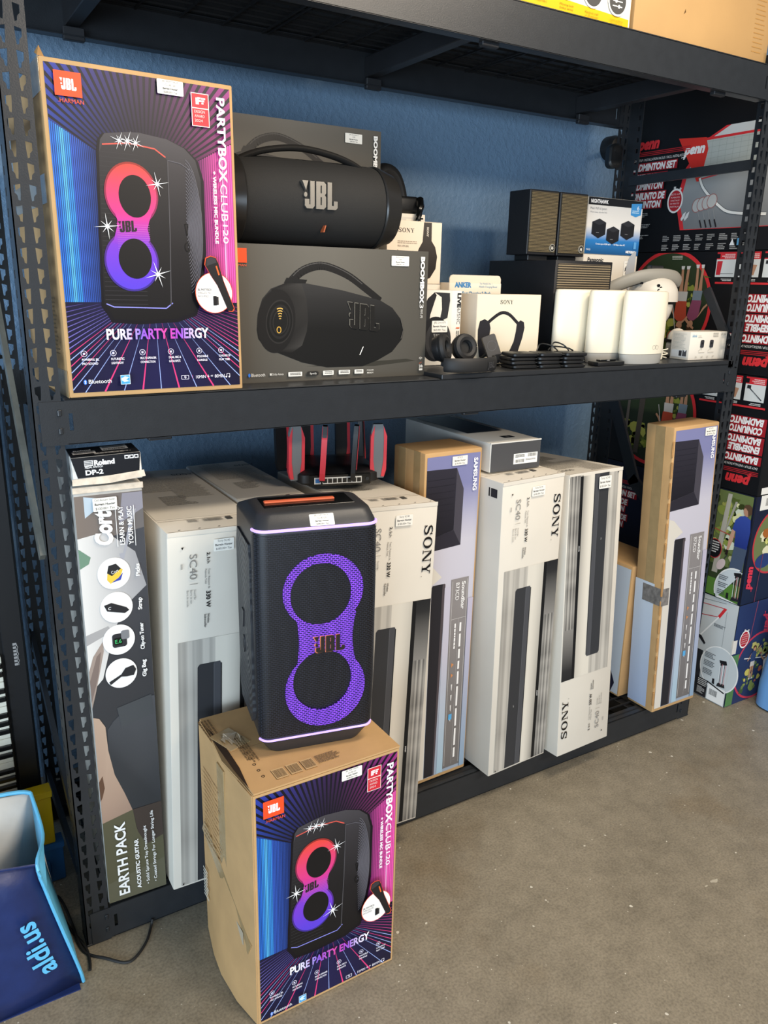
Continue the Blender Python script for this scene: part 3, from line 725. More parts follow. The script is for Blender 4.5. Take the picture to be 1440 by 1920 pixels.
def soundbar_carton(label, x, y, yaw, tilt, roll, w, d, h, flip=False, sticker=True, side_marks=False, seed=2):
    t = thing('soundbar_carton', label, 'box', (x, y, DECK), yaw, tilt, roll)
    carton(t, w, d, h, WHITEC)
    c = Canvas(w / .245, h / .975); bar_art(c, sticker and not flip)
    c.build('front_print', face('F', w, d, h) @ (FLIP(w, h) if flip else Matrix()), t)
    if flip:
        c = Canvas(); c.sticker(w * .52, h - .058, w * .75, h - .018, ['Sony SC40'] + BH); c.build('price_label', face('F', w, d, h) @ Matrix.Translation((0, 0, .0065)), t)
    c = Canvas(); bar_top(c, w, d, seed); c.build('lid_print', face('T', w, d, h) @ (FLIP(w, d) if flip else Matrix()), t, INKM)
    obj('lid_flap', box(.001, -.0012, h - .010, w - .001, .0, h + .0012, bev=.0005), WHITEC, t)
    if side_marks:
        c = Canvas(); c.rect(d - .050, h - .050, d - .022, h - .024, '#232323'); c.rect(d - .060, h - .050, d - .054, h - .024, '#232323'); c.build('side_print', face('L', w, d, h), t)
    return t
soundbar_carton('white soundbar carton between the grey guitar carton and the lit speaker', .2125, -.036, 0, .015, .0325, .235, .590, .965, seed=2)
soundbar_carton('white soundbar carton hidden behind the lit loudspeaker, only its lid in view', .4850, .050, 0, 0, 0, .185, .520, .965, seed=5)
soundbar_carton('white soundbar carton carrying the red and black router, right behind the lit speaker', .6770, -.092, .0, -.018, .046, .246, .500, .966, seed=8)
soundbar_carton('white soundbar carton under the flat white and dark grey box', 1.2270, -.050, .03, .0, -.019, .244, .520, .972, side_marks=True, seed=11)
soundbar_carton('white soundbar carton standing upside down, its brand lettering near the floor', 1.4978, -.0775, .035, -.060, .0, .2440, .460, .960, flip=True, seed=14)

def lav_art(c, h0=1.063):
    top, mid, low = '#7d7fa8', '#c2bfca', '#97a4b4'
    c.grid(.008, .014, .2010, 1.0500, lambda x, y: mix(mid, top, (y - .80) / .16) if y > .72 else mix(low, mid, (y - .05) / .6), 3, 24)
    c.poly([(.008, 1.0132), (.1157, 1.0107), (.1133, .8259), (.008, .806)], lambda x, y: mix('#1c1b22', '#302e38', (y - .8) / .2))
    c.poly([(.1157, 1.0107), (.1441, .9470), (.1422, .7765), (.1133, .8259)], '#46434c')
    c.poly([(.1133, .8259), (.1422, .7765), (.008, .770), (.008, .806)], '#2b2932')
    c.layer()
    for k in range(9): c.rect(.012, .83 + k * .019, .108, .8315 + k * .019, '#24232b', False)
    c.poly([(.008, .742), (.0319, .7328), (.0774, .6853), (.040, .664), (.0380, .014), (.008, .014)], '#d3cdc2')
    c.poly([(.0395, .016), (.0800, .016), (.0925, .6600), (.0900, .6630), (.0450, .6640), (.0410, .6580)], '#27262b')
    c.poly([(.0740, .016), (.0800, .016), (.0925, .6600), (.0900, .6630), (.0830, .6630), (.0815, .6550)], '#4e464a')
    c.grid(.0905, .016, .1140, .6500, lambda x, y: mix('#9fbccc', '#bfbbc9', y / .45), 1, 6)
    c.grid(.1140, .026, .1815, .6705, lambda x, y: mix('#6c6866', '#8a8584', y / .65), 1, 3)
    for x in (.1195, .1765): c.rect(x, .034, x + .0009, .664, '#d5d2d0')
    c.rect(.1195, .540, .1770, .5409, '#d5d2d0'); c.rect(.1480, .034, .1487, .540, '#b9b6b4')
    c.text('Soundbar', .1560, .6580, .0140, '#f2f0ee', L=.0900, rot=-90, bold=.015); c.text('B73CD', .1325, .6570, .0140, '#f2f0ee', L=.0560, rot=-90)
    c.micro(.1610, .525, .48, .010, 1, '#eceae8', rot=-90, fill=.7, ragged=.02, seed=4); c.micro(.1395, .525, .11, .008, 1, '#eceae8', rot=-90, fill=.7, seed=6)
    for k, q in enumerate(('#c98a5c', '#c98a5c', '#d8d6d4', '#d8d6d4', '#d8d6d4', '#d8d6d4')): c.poly([(.1290, .395 - k * .036), (.1385, .388 - k * .036), (.1290, .379 - k * .036)] if k < 2 else [(.1310, .393 - k * .036), (.1365, .393 - k * .036), (.1350, .370 - k * .036), (.1320, .376 - k * .036)], q)
    c.rect(.1270, .198, .1400, .218, '#5aa6d8'); c.grid(.1815, .016, .2010, .60, lambda x, y: mix('#86a0b6', '#b8b2c4', y / .5), 1, 5)
    c.text('SAMSUNG', .1760, 1.0360, .0145, '#f3f2f5', L=.0980, rot=-90, bold=.035)
def lav_carton(label, x, y, yaw, tilt, roll, w, d, h, stk, tape_side):
    t = thing('soundbar_carton', label, 'box', (x, y, DECK), yaw, tilt, roll)
    carton(t, w, d, h, KRAFT, bev=.005)
    c = Canvas(w / .2089, h / 1.063); lav_art(c); c.sticker(.0950, 1.0190, .1505, 1.0460, ['B73CD'] + ['Bargain Hunter', '$170.00+ Tax']) if stk == 0 else c.sticker(.140, 1.0200, .192, 1.0480, ['B73CD', 'Bargain Hunter', '$170.00+ Tax'])
    c.build('front_print', face('F', w, d, h), t)
    return t
t = lav_carton('brown carton with lavender soundbar print wedged left of the flat white and grey box', .9880, .025, .036, -.0037, .0029, .2060, .1535, 1.0629, 0, False)
obj('tape_strip', box(-.0012, .020, .93, .0, .052, 1.063), TAPE, t); obj('tape_strip', box(-.0012, .092, .93, .0, .128, 1.063), TAPE, t)
t = lav_carton('brown taped carton with lavender soundbar print beside the right rack post', 2.0067, -.038, -.0438, -.0297, -.0314, .2218, .122, 1.0693, 1, True)
obj('tape_strip', box(-.0012, .036, .50, .0, .078, 1.066), TAPE, t)
obj('tape_strip', box(-.0016, .0, .425, .0, .085, .490), mat('grey_duct_tape', '#7d7873', .3, 0, .35, 60), t); obj('tape_strip', box(.0, -.0022, .425, .036, -.0008, .490), MATS['grey_duct_tape'], t)
c = Canvas(); c.grid(.0, .010, .090, .500, lambda x, y: mix('#aab8d2', '#d3dbe3', y / .5), 2, 4); c.build('side_print', face('L', .2218, .122, 1.069), t)
bm = bmesh.new()
for k in range(14): bx(bm, -.0035, -.004 + .002 * (k % 2), .03 + k * .072, .004, .003, .085 + k * .072, bev=.002)
o = obj('torn_edge', bm, KRAFTD, t); o['kind'] = 'stuff'
t = thing('soundbar_carton', 'low pale blue printed carton standing behind the brown taped soundbar carton', 'box', (1.985, .108, DECK))
carton(t, .19, .41, .532, KRAFT, bev=.004)
c = Canvas(); c.grid(.006, .008, .405, .520, lambda x, y: mix('#b9c6de', '#d3dce4', (x - .2) / .2) if x > .18 else '#8f97b6', 8, 2); c.rect(.22, .14, .30, .52, '#2a2c3a'); c.rect(.300, .08, .335, .52, '#8d8a90')
c.poly([(.20, .008), (.370, .008), (.385, .050), (.360, .100), (.20, .13)], '#23253a'); c.build('side_print', face('L', .19, .41, .532), t)

# ------------------------------------------------------------------ guitar carton and pedal box
t = thing('guitar_carton', 'tall grey printed acoustic guitar carton against the left rack post', 'box', (.0595, 0.0, DECK), -.030, .020)
w, d, h = .1439, .30, 1.083
carton(t, w, d, h, mat('worn_grey_card', '#b9b5ad', .55, 0, .15, 30))
c = Canvas(1, h / 1.088)
c.grid(0.001, .002, w - .001, 1.070, lambda x, y: mix('#37383b', '#4a4b50', (y - .6) / .4), 2, 8)
c.poly([(.001, .96), (.143, .985), (.143, 1.07), (.001, 1.07)], lambda x, y: mix('#7d7168', '#6a6665', x / .14)); c.poly([(.02, 1.02), (.04, 1.035), (.06, 1.06), (.02, 1.068)], '#b8c6d0'); c.poly([(.09, 1.0), (.143, 1.03), (.143, 1.068), (.10, 1.068)], '#8e8b94')
c.poly([(.001, .60), (.030, .63), (.060, .74), (.088, .80), (.140, .845), (.120, .93), (.060, .985), (.001, .975)], lambda x, y: mix('#dedbd6', '#9b9a9c', (x - .02) / .10)); c.poly([(.001, .720), (.058, .745), (.05, .76), (.001, .745)], '#a3a1a0')
c.poly([(.001, .905), (.020, .915), (.025, .93), (.001, .952)], '#6f8d78'); c.poly([(.085, .93), (.092, .905), (.128, 1.03), (.118, 1.03), (.094, .93)], '#a3a3aa')
c.poly([(.001, .56), (.012, .60), (.036, .70), (.036, .725), (.012, .69), (.001, .655)], '#9c8c82'); c.poly([(.001, .575), (.020, .640), (.030, .700), (.020, .690), (.001, .63)], '#7c6d66')
c.poly([(.030, .495), (.045, .515), (.085, .548), (.135, .560), (.143, .56), (.143, .26), (.060, .26), (.034, .36), (.028, .43)], lambda x, y: mix('#343639', '#4b4d51', (y - .42) / .13))
c.poly([(.001, .536), (.014, .530), (.026, .505), (.028, .440), (.038, .370), (.058, .310), (.073, .258), (.001, .242)], lambda x, y: mix('#9c8271', '#b39a86', (y - .25) / .2)); c.poly([(.001, .36), (.010, .375), (.013, .34), (.006, .315), (.001, .305)], '#5e4536')
c.poly([(.001, .002), (.143, .002), (.143, .16), (.100, .145), (.080, .20), (.0735, .258), (.001, .242)], '#585541'); c.poly([(.0735, .258), (.143, .26), (.143, .16), (.100, .145), (.082, .19)], '#433a35'); c.poly([(.001, .002), (.143, .002), (.143, .09), (.001, .06)], '#5f5c4a')
c.poly([(.055, .548), (.135, .565), (.138, .512), (.062, .495)], '#46494c')
for k, v in enumerate((.8854, .8031, .7222, .6365)): c.poly(ell(.0708, v, .0355, .0375, 36), '#eeece8')
c.poly([(.055, .872), (.062, .862), (.082, .872), (.090, .892), (.075, .905), (.058, .898)], '#e8c34a'); c.poly([(.056, .888), (.066, .880), (.086, .895), (.076, .908), (.060, .905)], '#2b2b2d'); c.poly([(.064, .864), (.084, .868), (.090, .885), (.080, .874)], '#3b4aa8'); c.text('Cort', .066, .884, .008, '#f0f0f0', L=.016, rot=15)
c.poly([(.044, .812), (.060, .816), (.092, .800), (.098, .792), (.088, .786), (.050, .797)], '#2a2a2d'); c.text('C', .052, .800, .007, '#ffffff', shear=.2)
c.rrect(.056, .704, .088, .738, .006, '#2f3034'); c.rrect(.060, .710, .078, .728, .003, '#101512'); c.text('E.6', .062, .714, .010, '#49d27a', L=.014); c.rrect(.076, .722, .094, .744, .004, '#7b7d80')
c.poly([(.042, .620), (.070, .634), (.080, .648), (.098, .652), (.104, .640), (.098, .626), (.082, .626), (.070, .628), (.045, .612)], '#2c2d30')
WHT = '#f3f2ef'
c.text('Cort', .0720, .9530, .0360, WHT, L=.0790, rot=90, bold=.05, shear=.12)
c.text('LEARN & PLAY', .0985, .9510, .0105, WHT, L=.0900, rot=90, bold=.02); c.text('YOUR MUSIC', .1170, .9490, .0105, WHT, L=.0890, rot=90, bold=.02); c.rect(.0825, .948, .0837, 1.042, WHT); c.rect(.1210, .945, .1222, 1.040, WHT)
for s_, v, L_ in (('Picks', .8720, .030), ('Strap', .7890, .030), ('Clip-on Tuner', .6880, .068), ('Gig Bag', .6170, .044)): c.text(s_, .1260, v, .0090, WHT, L=L_, rot=90, bold=.03)
c.text('EARTH PACK', .0510, .0180, .0255, WHT, L=.216, rot=90, bold=.025); c.text('ACOUSTIC GUITAR', .0800, .0220, .0095, WHT, L=.150, rot=90, bold=.035)
c.text('• Solid Spruce Top Dreadnought', .1010, .0265, .0075, WHT, L=.178, rot=90, bold=.01); c.text('• Coated Strings For Longer String Life', .1200, .0270, .0075, WHT, L=.216, rot=90, bold=.01)
c.sticker(.0373, 1.0340, .0875, 1.0640, ['Cort Acoustic Guitar', 'Bargain Hunter', '$120.00+ Tax'])
c.build('front_print', face('F', w, d, h), t)
obj('torn_edge', box(-.001, -.003, h - .012, w + .002, .0, h + .002, bev=.001), mat('torn_pulp', '#d9cbb8', .9, 0, .15, 60, .3, 120), t)
t = thing('pedal_box', 'small worn black and white pedal switch box on top of the guitar carton', 'box', (.0620, -.024, DECK + 1.0905), -.07, 0, -.03)
w, d, h = .142, .100, .058
carton(t, w, d, h, mat('scuffed_white_card', '#dcd8d0', .6, 0, .25, 45), bev=.002)
c = Canvas(); c.poly([(.010, .014), (w - .006, .014), (w - .001, h), (0, h)], '#17181d'); c.text('Roland', .045, .039, .0110, '#f2f2f2', L=.042, bold=.05); c.rect(.0255, .038, .0430, .0505, '#e8e8e8'); c.micro(.026, .049, .016, .010, 3, '#17181d')
c.text('PEDAL SWITCH', .026, .0335, .0042, '#ececec', L=.036, bold=.02); c.text('DP-2', .026, .0195, .0105, '#ececec', L=.036, bold=.04)
for k in range(3): c.rect(.108 + k * .010, .046, .117 + k * .010, .054, '#e8e8e8'); c.rect(.110 + k * .010, .048, .115 + k * .010, .052, '#17181d')
c.build('front_print', face('F', w, d, h), t)
c = Canvas(); c.rect(.001, .001, w - .001, d - .001, '#16171b'); c.rect(.070, .045, .125, .088, '#dedcd8'); c.barcode(.074, .050, .046, .012, seed=4); c.micro(.074, .084, .046, .018, 4, '#6c6a68'); c.rect(.008, .028, .055, .052, '#c8c6c4'); c.micro(.012, .050, .040, .020, 4, '#3c3a3a'); c.text('Roland', .012, .058, .009, '#f2f2f2', L=.036, bold=.04); c.micro(.05, .026, .08, .014, 4, '#b9b7b4', seed=6)
c.build('lid_print', face('T', w, d, h), t)
bm = loft([[(-.003, -.004, .0), (w * .5, -.006, -.002), (w + .006, -.003, .004)], [(-.002, -.003, .013), (w * .5, -.003, .014), (w + .004, -.001, .018)]], False, False, False); obj('torn_flap', bm, MATS['torn_pulp'], t)

# ------------------------------------------------------------------ flat white / grey box and the router
t = thing('flat_box', 'flat white box with a dark grey end and barcode label, lying on the upright cartons', 'box', (1.2350, .047, DECK + .9785), -.025)
w, d, h = .1915, .4815, .088
carton(t, w, d, h, mat('matte_white_card', '#dbd8d0', .5))
c = Canvas(); c.rect(.0025, .001, w - .0025, h - .0025, '#4a4a4c'); c.rect(.088, .018, w - .012, .050, '#eeece6'); c.barcode(.142, .038, .034, .010, seed=3); c.barcode(.094, .022, .034, .010, seed=8); c.micro(.094, .047, .036, .010, 3, '#3c3b3b'); c.micro(.134, .032, .04, .006, 2, '#8a8886')
c.build('end_print', face('F', w, d, h), t)
c = Canvas(); c.rect(.095, .055, .135, .085, '#1c1c1f'); c.rect(.111, .062, .119, .078, '#77777a'); c.rect(.030, .16, .165, .46, '#2a2b30'); c.build('lid_print', face('T', w, d, h), t)
obj('lid_flap', box(.0, -.001, h - .0015, w, .004, h + .0015), MATS['matte_white_card'], t)

t = thing('router', 'black gaming router with eight red-edged antennas on a white carton', 'router', (.800, .218, DECK + .9745), -.27)
bm = loft([[(x, y, z) for x, y in rrect(.232 * k, .212 * k, .03, 3)] for z, k in ((.004, .90), (.012, 1.0), (.034, 1.0), (.046, .90), (.050, .55))]); obj('housing', bm, BLKP, t, True)
obj('port_panel', box(-.086, -.1075, .004, .086, -.098, .036, bev=.002), BLKG, t)
RED = mat('red_plastic', '#d23b46', .35); GRY = mat('grey_plastic', '#6d7072', .4)
bm = box(-.072, -.1085, .010, -.054, -.1074, .028); obj('port_frame', bm, mat('port_white', '#d8d8d4', .5), t); obj('port', box(-.069, -.1092, .013, -.057, -.1084, .024), mat('port_blue', '#3f7fc0', .4), t)
obj('port_frame', box(-.049, -.1085, .010, .060, -.1074, .028), MATS['port_white'], t)
for k in range(8): obj('port', box(-.0475 + k * .0135, -.1092, .0125, -.0365 + k * .0135, -.1084, .0245), BLKG, t)
obj('power_socket', cyl(bmesh.new(), (.076, -.1072, .020), (.076, -.1095, .020), .005, n=12), BLKP, t)
for k, (ax, ay, rz) in enumerate(((-.118, -.080, .15), (-.050, -.104, 1.35), (.036, -.106, 1.25), (.110, -.090, -.1), (.110, .075, 1.2), (.055, .108, .1), (-.055, .108, .1), (-.134, .045, .35))):
    M = Matrix.Translation((ax, ay, .018)) @ Matrix.Rotation(rz, 4, 'Z') @ Matrix.Rotation(.06 * (1 if ay < 0 else -1), 4, 'X') 
    out = [(-.016, 0), (.016, 0), (.021, .022), (.021, .120), (.010, .152), (-.016, .152), (-.021, .130), (-.021, .022)]
    bm = prism(out, -.006, .006); bm.transform(M); a = obj('antenna', bm, GRY if k in (0, 3) else BLKP, t)
    for s in ((-1, 1) if k in (0, 1, 3) else (1,)):
        bm = prism([(s * .008, .004), (s * .017, .004), (s * .0225, .024), (s * .0225, .118), (s * .012, .148), (s * .0140, .110), (s * .0140, .050)], -.0075, .0075); bm.transform(M); obj('red_trim', bm, RED, a)

# ================================================================== LIT LOUDSPEAKER ON THE FLOOR CARTON
def brick_mat(name, c_hole, c_web, scale, emit=None, rough=.5, plane='XZ', squash=1.0, mortar=.28, strength=1.0):
    m, N, L, b = new_mat(name); tc = N.new('ShaderNodeTexCoord'); sp = N.new('ShaderNodeSeparateXYZ'); cb = N.new('ShaderNodeCombineXYZ')
    L.new(tc.outputs['Object'], sp.inputs[0]); L.new(sp.outputs[plane[0]], cb.inputs[0]); L.new(sp.outputs[plane[1]], cb.inputs[1])
    t = N.new('ShaderNodeTexBrick'); t.inputs['Scale'].default_value = scale; t.inputs['Mortar Size'].default_value = mortar * .1; t.inputs['Mortar Smooth'].default_value = .3
    t.inputs['Brick Width'].default_value = .5 * squash; t.inputs['Row Height'].default_value = .25
    t.inputs['Color1'].default_value = (*C(c_hole), 1); t.inputs['Color2'].default_value = (*C(c_hole), 1); t.inputs['Mortar'].default_value = (*C(c_web), 1)
    L.new(cb.outputs[0], t.inputs['Vector']); L.new(t.outputs['Color'], b.inputs['Base Color']); b.inputs['Roughness'].default_value = rough
    if emit:
        r = N.new('ShaderNodeMix'); r.data_type = 'RGBA'; L.new(t.outputs['Fac'], r.inputs[0]); r.inputs[6].default_value = (*C(emit[0]), 1); r.inputs[7].default_value = (*C(emit[1]), 1)
        L.new(r.outputs[2], b.inputs['Emission Color']); b.inputs['Emission Strength'].default_value = strength
    bp = N.new('ShaderNodeBump'); bp.inputs['Strength'].default_value = .6; bp.inputs['Distance'].default_value = .002; L.new(t.outputs['Fac'], bp.inputs['Height']); L.new(bp.outputs['Normal'], b.inputs['Normal'])
    MATS[name] = m; return m
def ring_bump_mat(name, col):
    m, N, L, b = new_mat(name); tc = N.new('ShaderNodeTexCoord'); mp = N.new('ShaderNodeMapping'); mp.inputs['Scale'].default_value = (0, 1.0, .55); mp.inputs['Location'].default_value = (0, .012, -.155)
    w = N.new('ShaderNodeTexWave'); w.wave_type = 'RINGS'; w.rings_direction = 'SPHERICAL'; w.inputs['Scale'].default_value = 36; w.inputs['Distortion'].default_value = .6; w.inputs['Detail'].default_value = 1
    bp = N.new('ShaderNodeBump'); bp.inputs['Strength'].default_value = .7; bp.inputs['Distance'].default_value = .004
    L.new(tc.outputs['Object'], mp.inputs[0]); L.new(mp.outputs[0], w.inputs['Vector']); L.new(w.outputs['Fac'], bp.inputs['Height']); L.new(bp.outputs['Normal'], b.inputs['Normal'])
    b.inputs['Base Color'].default_value = (*C(col), 1); b.inputs['Roughness'].default_value = .42; return m
SPK = mat('speaker_shell', '#2b2c2f', .42, 0, .05, 60, .05, 500)
GRL = brick_mat('grille_mesh', '#05060b', '#282b37', 56, rough=.42)
LED = mat('led_strip', '#b79aff', .3, emit=1.15)
w, d = .266, .244
yaw = -.200; ctr = Vector((.3425, -.3250, 0)) + Matrix.Rotation(yaw, 3, 'Z') @ Vector((w / 2, d / 2, 0))
t = thing('party_speaker', 'black party loudspeaker glowing with a purple figure-eight ring, on the brown floor carton', 'speaker', (ctr.x, ctr.y, .6122), yaw)
SEC = [(0, .80, -.098, .094), (.006, .83, -.101, .097), (.030, .92, -.113, .110), (.042, .955, -.1165, .116), (.16, .99, -.1210, .120), (.40, 1.0, -.122, .122), (.520, .99, -.1205, .119), (.527, .985, -.1180, .110), (.549, .92, -.1020, .045), (.5535, .88, -.0960, .034), (.555, .82, -.089, .026)]
def sec(z, kw, yf, yb): return [(x, y + .004, z) for x, y in rrect(w * kw, yb - yf, .028, 7, 0, (yf + yb) / 2)]
obj('cabinet', loft([sec(*q) for q in SEC]), SPK, t, True)
def front_strip(zo, y_lim, m, name):
    """sheet wrapped round the front and its two corners, following the tapering shell"""
    L_ = []
    for z, o in zo:
        l = [p for p in rrect(w + 2 * o, d + 2 * o, .028 + o, 7)]
        l = [p for p in l if p[1] <= y_lim]; l.sort(key=lambda p: p[0]); L_.append([(x, y + .004, z) for x, y in l])
    return obj(name, loft(L_, False, False, False), m, t, True)
def front_path(o, z, y_lim): 
    l = sorted([p for p in rrect(w + 2 * o, d + 2 * o, .028 + o, 7) if p[1] <= y_lim], key=lambda p: p[0]); return [(x, y + .004, z) for x, y in l]
front_strip([(.048, -.0038), (.10, -.0016), (.16, .0004), (.40, .0016), (.514, .0006)], -d / 2 + .030, GRL, 'grille')
bm = tube(bmesh.new(), front_path(-.0048, .0415, -d / 2 + .026), .0026, 6); obj('light_strip', bm, LED, t, True)
bm = tube(bmesh.new(), front_path(-.0006, .5220, -d / 2 + .030), .0034, 6); obj('light_strip', bm, LED, t, True)
fy = -d / 2 + .004 - .0017
def xe(cx, cz, rx, rz, z, s):
    q = 1 - ((z - cz) / rz) ** 2
    return cx + s * rx * math.sqrt(q) if q > 0 else None
RX = w / 2 - .0045
lo, hi, n = .0636, .4662, 90; Lf, Rt = [], []
for k in range(n + 1):
    z = lo + (hi - lo) * (k + 1e-4) / (n + 2e-4)
    for s, out in ((-1, Lf), (1, Rt)):
        c_ = [q for q in (xe(.1387, .3830, .0875, .0832, z, s), xe(.1433, .1545, .0896, .0909, z, s)) if q is not None]
        if abs(z - .270) < .06: c_.append((.0849 - ((z - .27) / .06) ** 2 * .006) if s < 0 else (.2035 + ((z - .27) / .06) ** 2 * .008))
        out.append(((min(c_) if s < 0 else max(c_)) - RX, z))
outl = Lf + Rt[::-1]
h1 = [(x - RX, z) for x, z in ell(.1332, .3767, .0663, .0695, 48)]; h2 = [(x - RX, z) for x, z in ell(.1362, .1754, .0654, .0707, 48)]
PUR = brick_mat('ring_light', '#1a0d38', '#6a35cc', 56, emit=('#1d0d58', '#8c48ee'), mortar=.46, strength=.95)
obj('ring_light', prism(outl, fy - .0016, fy + .001, holes=[h1, h2]), PUR, t)
c = Canvas(); c.jbl(.1135 - RX, .2425, .0395, .0720, '#e0805e'); c.build('logo_edge_glow', Matrix.Translation((0, fy - .0030, 0)) @ face('F', w, d, 0), t)  # glow of the LED-lit logo edges, put into a backing plate's colour
c = Canvas(); c.jbl(.1160 - RX, .2440, .0375, .0690, '#2a2420'); c.build('logo', Matrix.Translation((0, fy - .0055, 0)) @ face('F', w, d, 0), t)
bm = prism([(-.078, .085), (-.066, .064), (.060, .064), (.072, .090), (.078, .44), (.064, .480), (-.070, .480), (-.082, .44)], -w / 2 - .0035, -w / 2 + .004, axis='X'); bmesh.ops.translate(bm, verts=bm.verts[:], vec=(0, .01, 0))
sp_ = obj('side_panel', bm, ring_bump_mat('ridged_panel', '#303236'), t)
obj('exclamation_mark', prism([(.004, .305), (.026, .305), (.015, .262)], -w / 2 - .0062, -w / 2 - .003, axis='X'), SPK, sp_)
bm = prism(ell(.014, .222, .010, .021, 20), -w / 2 - .0062, -w / 2 - .003, holes=[ell(.014, .222, .0055, .013, 20)], axis='X'); obj('exclamation_dot', bm, SPK, sp_)
obj('handle_recess', box(-.100, -.062, .5545, .095, .018, .5560, bev=.0005), BLKG, t)
obj('handle_grip', box(-.094, -.030, .5555, .060, -.016, .5600, bev=.002, seg=2), mat('orange_rubber', '#d9663f', .5), t)
c = Canvas(); c.sticker(.0, .0, .052, .0260, ['JBL PARTYBOX', 'CLUB 120', 'Bargain Hunter', '$280.00+ Tax'])
bm_ = Matrix.Translation((-.016, -d / 2 + .0070, .5255)) @ Matrix.Rotation(-radians(36), 4, 'X') @ face('F', 1, 1, 0); c.build('price_label', bm_, t)

# ================================================================== MIDDLE SHELF
SH, SH2 = 1.3768, 1.3873
def boom_art(c):
    c.grid(.0, .0, .561, .325, lambda x, y: mix('#47443e', '#6b675f', (1 - abs(x - .25) / .4) * (.4 + 1.4 * y)), 8, 6)
    c.poly([(.40, .030), (.53, .040), (.50, .046), (.20, .036)], '#37352f')
    h = smooth_path([(.150, .228, 0), (.185, .262, 0), (.225, .278, 0), (.262, .278, 0), (.320, .258, 0), (.372, .226, 0), (.415, .198, 0)], 5)
    n = len(h); c.layer()
    for k in range(n - 1): c.line(h[k][:2], h[k + 1][:2], .0215 - .005 * k / n, '#1c1b1b', new=False)
    c.path([(p[0] - .002, p[1] + .0065) for p in h[3:-6]], .0022, '#4c4a48'); c.poly([(.143, .238), (.150, .250), (.205, .246), (.200, .236)], '#1b1b1b')
    body = [(.0703, .1277), (.074, .165), (.086, .200), (.1087, .2241), (.145, .2370), (.2025, .2376), (.30, .223), (.4141, .1989), (.452, .180), (.478, .152), (.4894, .123), (.4840, .098), (.4539, .0656), (.41, .045), (.3638, .0305), (.2595, .0314), (.19, .046), (.1173, .0741), (.088, .088), (.074, .106)]
    c.poly(body, lambda x, y: mix('#161616', '#323131', (y - .13) / .10 * (1.1 - abs(x - .25) * 1.6)))
    c.poly([(.118, .075), (.110, .222), (.145, .2370), (.190, .2370), (.203, .20), (.207, .150), (.203, .122), (.190, .088), (.160, .070)], lambda x, y: mix('#181717', '#3c3a38', 1 - abs(x - .192) / .022))
    c.poly(ell(.122, .147, .050, .076, 40, rot=-.12), '#1b1a1a')
    for k, (s_, q) in enumerate(((1, '#2c2a29'), (.93, '#141414'), (.78, '#232222'), (.66, '#161616'), (.56, '#2b2928'), (.50, '#171717'))): c.poly(ell(.130 + .004 * (1 - s_), .146, .036 * s_, .053 * s_, 36, rot=-.12), q)
    for k in range(5): c.path([(.1310 + (.0085 - .0015 * k) * sin(a), .158 - .0055 * k + .016 + (.0045 - .0006 * k) * cos(a)) for a in (-1.1, -.6, 0, .6, 1.1)], .0024, '#e2b65e')
    c.ring(ell(.1275, .1270, .0062, .0082, 22), ell(.1275, .1270, .0042, .0062, 22), '#d9a94a')
    c.jbl(.3160, .1310, .0650, .0960, '#6b6860', slant=-.12); c.jbl(.3185, .1295, .0645, .0930, '#1b1a19', slant=-.12)
    c.poly([(.3535, .0605), (.3560, .0605), (.3660, .0815), (.3635, .0815)], '#f2f0ea'); c.path([(.478, .152), (.4870, .123), (.480, .10)], .0018, '#55524e')
    c.rect(.0, .2815, .0487, .3140, '#e8552a'); c.text('HARMAN', .008, .2735, .0055, '#e8552a', L=.0390)
    c.sticker(.4450, .2860, .4985, .3105, ['JBL Boombox 3', 'WIFI', 'Bargain Hunter', '$280.00+ Tax'])
    c.text('BOOMBOX', .5362, .3110, .0120, '#f1efea', L=.120, rot=-90, bold=.05); c.text('3', .5362, .1900, .0120, '#f1efea', L=.0110, rot=-90); c.text('WI-FI', .5385, .1775, .0085, '#d8d5ce', L=.0235, rot=-90)
    q = '#d9d6ce'
    c.poly(ell(.0470, .0195, .0030, .0045, 14), '#3b7be0'); c.text('Bluetooth', .0520, .0160, .0080, '#e4e1da', L=.0360); c.rect(.1005, .0170, .1055, .0225, q); c.text('Dolby Atmos', .1070, .0172, .0055, q, L=.0300)
    for a, b, s_ in ((.1500, .1880, 'Works with'), (.2465, .2770, 'airplay'), (.2915, .3245, 'Built-in'), (.3380, .3645, 'multi-room')): c.rrect(a, .0125, b, .0235, .0012, '#e6e3dc'); c.micro(a + .005, .0215, b - a - .008, .007, 2, '#5a5853')
    c.rrect(.2005, .0125, .2335, .0235, .005, '#2b2a28'); c.text('Spotify', .2090, .0160, .0045, '#ece9e2', L=.0190)
    c.text('roon', .3750, .0185, .0060, q, L=.0205); c.text('READY', .3755, .0120, .0035, q, L=.0200, bold=.03)
    for k in range(3): c.path([(.5430 + (.0022 + .0024 * k) * sin(a), .0425 + (.0022 + .0024 * k) * cos(a)) for a in (-.9, -.45, 0, .45, .9)], .0009, q)
    c.poly([(.5385, .0330), (.5400, .0330), (.5480, .0365), (.5465, .0365)], '#e8552a'); c.text('24h', .5385, .0220, .0075, q, L=.0120, bold=.03); c.rect(.5385, .0140, .5500, .0190, q)
def boom_carton(label, x, y, z, print_it=True):
    t = thing('boombox_carton', label, 'box', (x, y, z)); w, d, h = .561, .255, .3235
    carton(t, w, d, h, GREYC)
    if print_it:
        c = Canvas(1, h / .325); boom_art(c); c.build('front_print', face('F', w, d, h), t)
    return t
boom_carton('charcoal boombox carton at the front of the middle shelf, beside the tall party speaker carton', .4560, .088, SH)
boom_carton('charcoal boombox carton hidden behind the other two, lowest at the shelf back', .4600, .352, SH, False)
boom_carton('charcoal boombox carton at the back, partly covered by the black boombox', .4600, .352, SH + .3240)

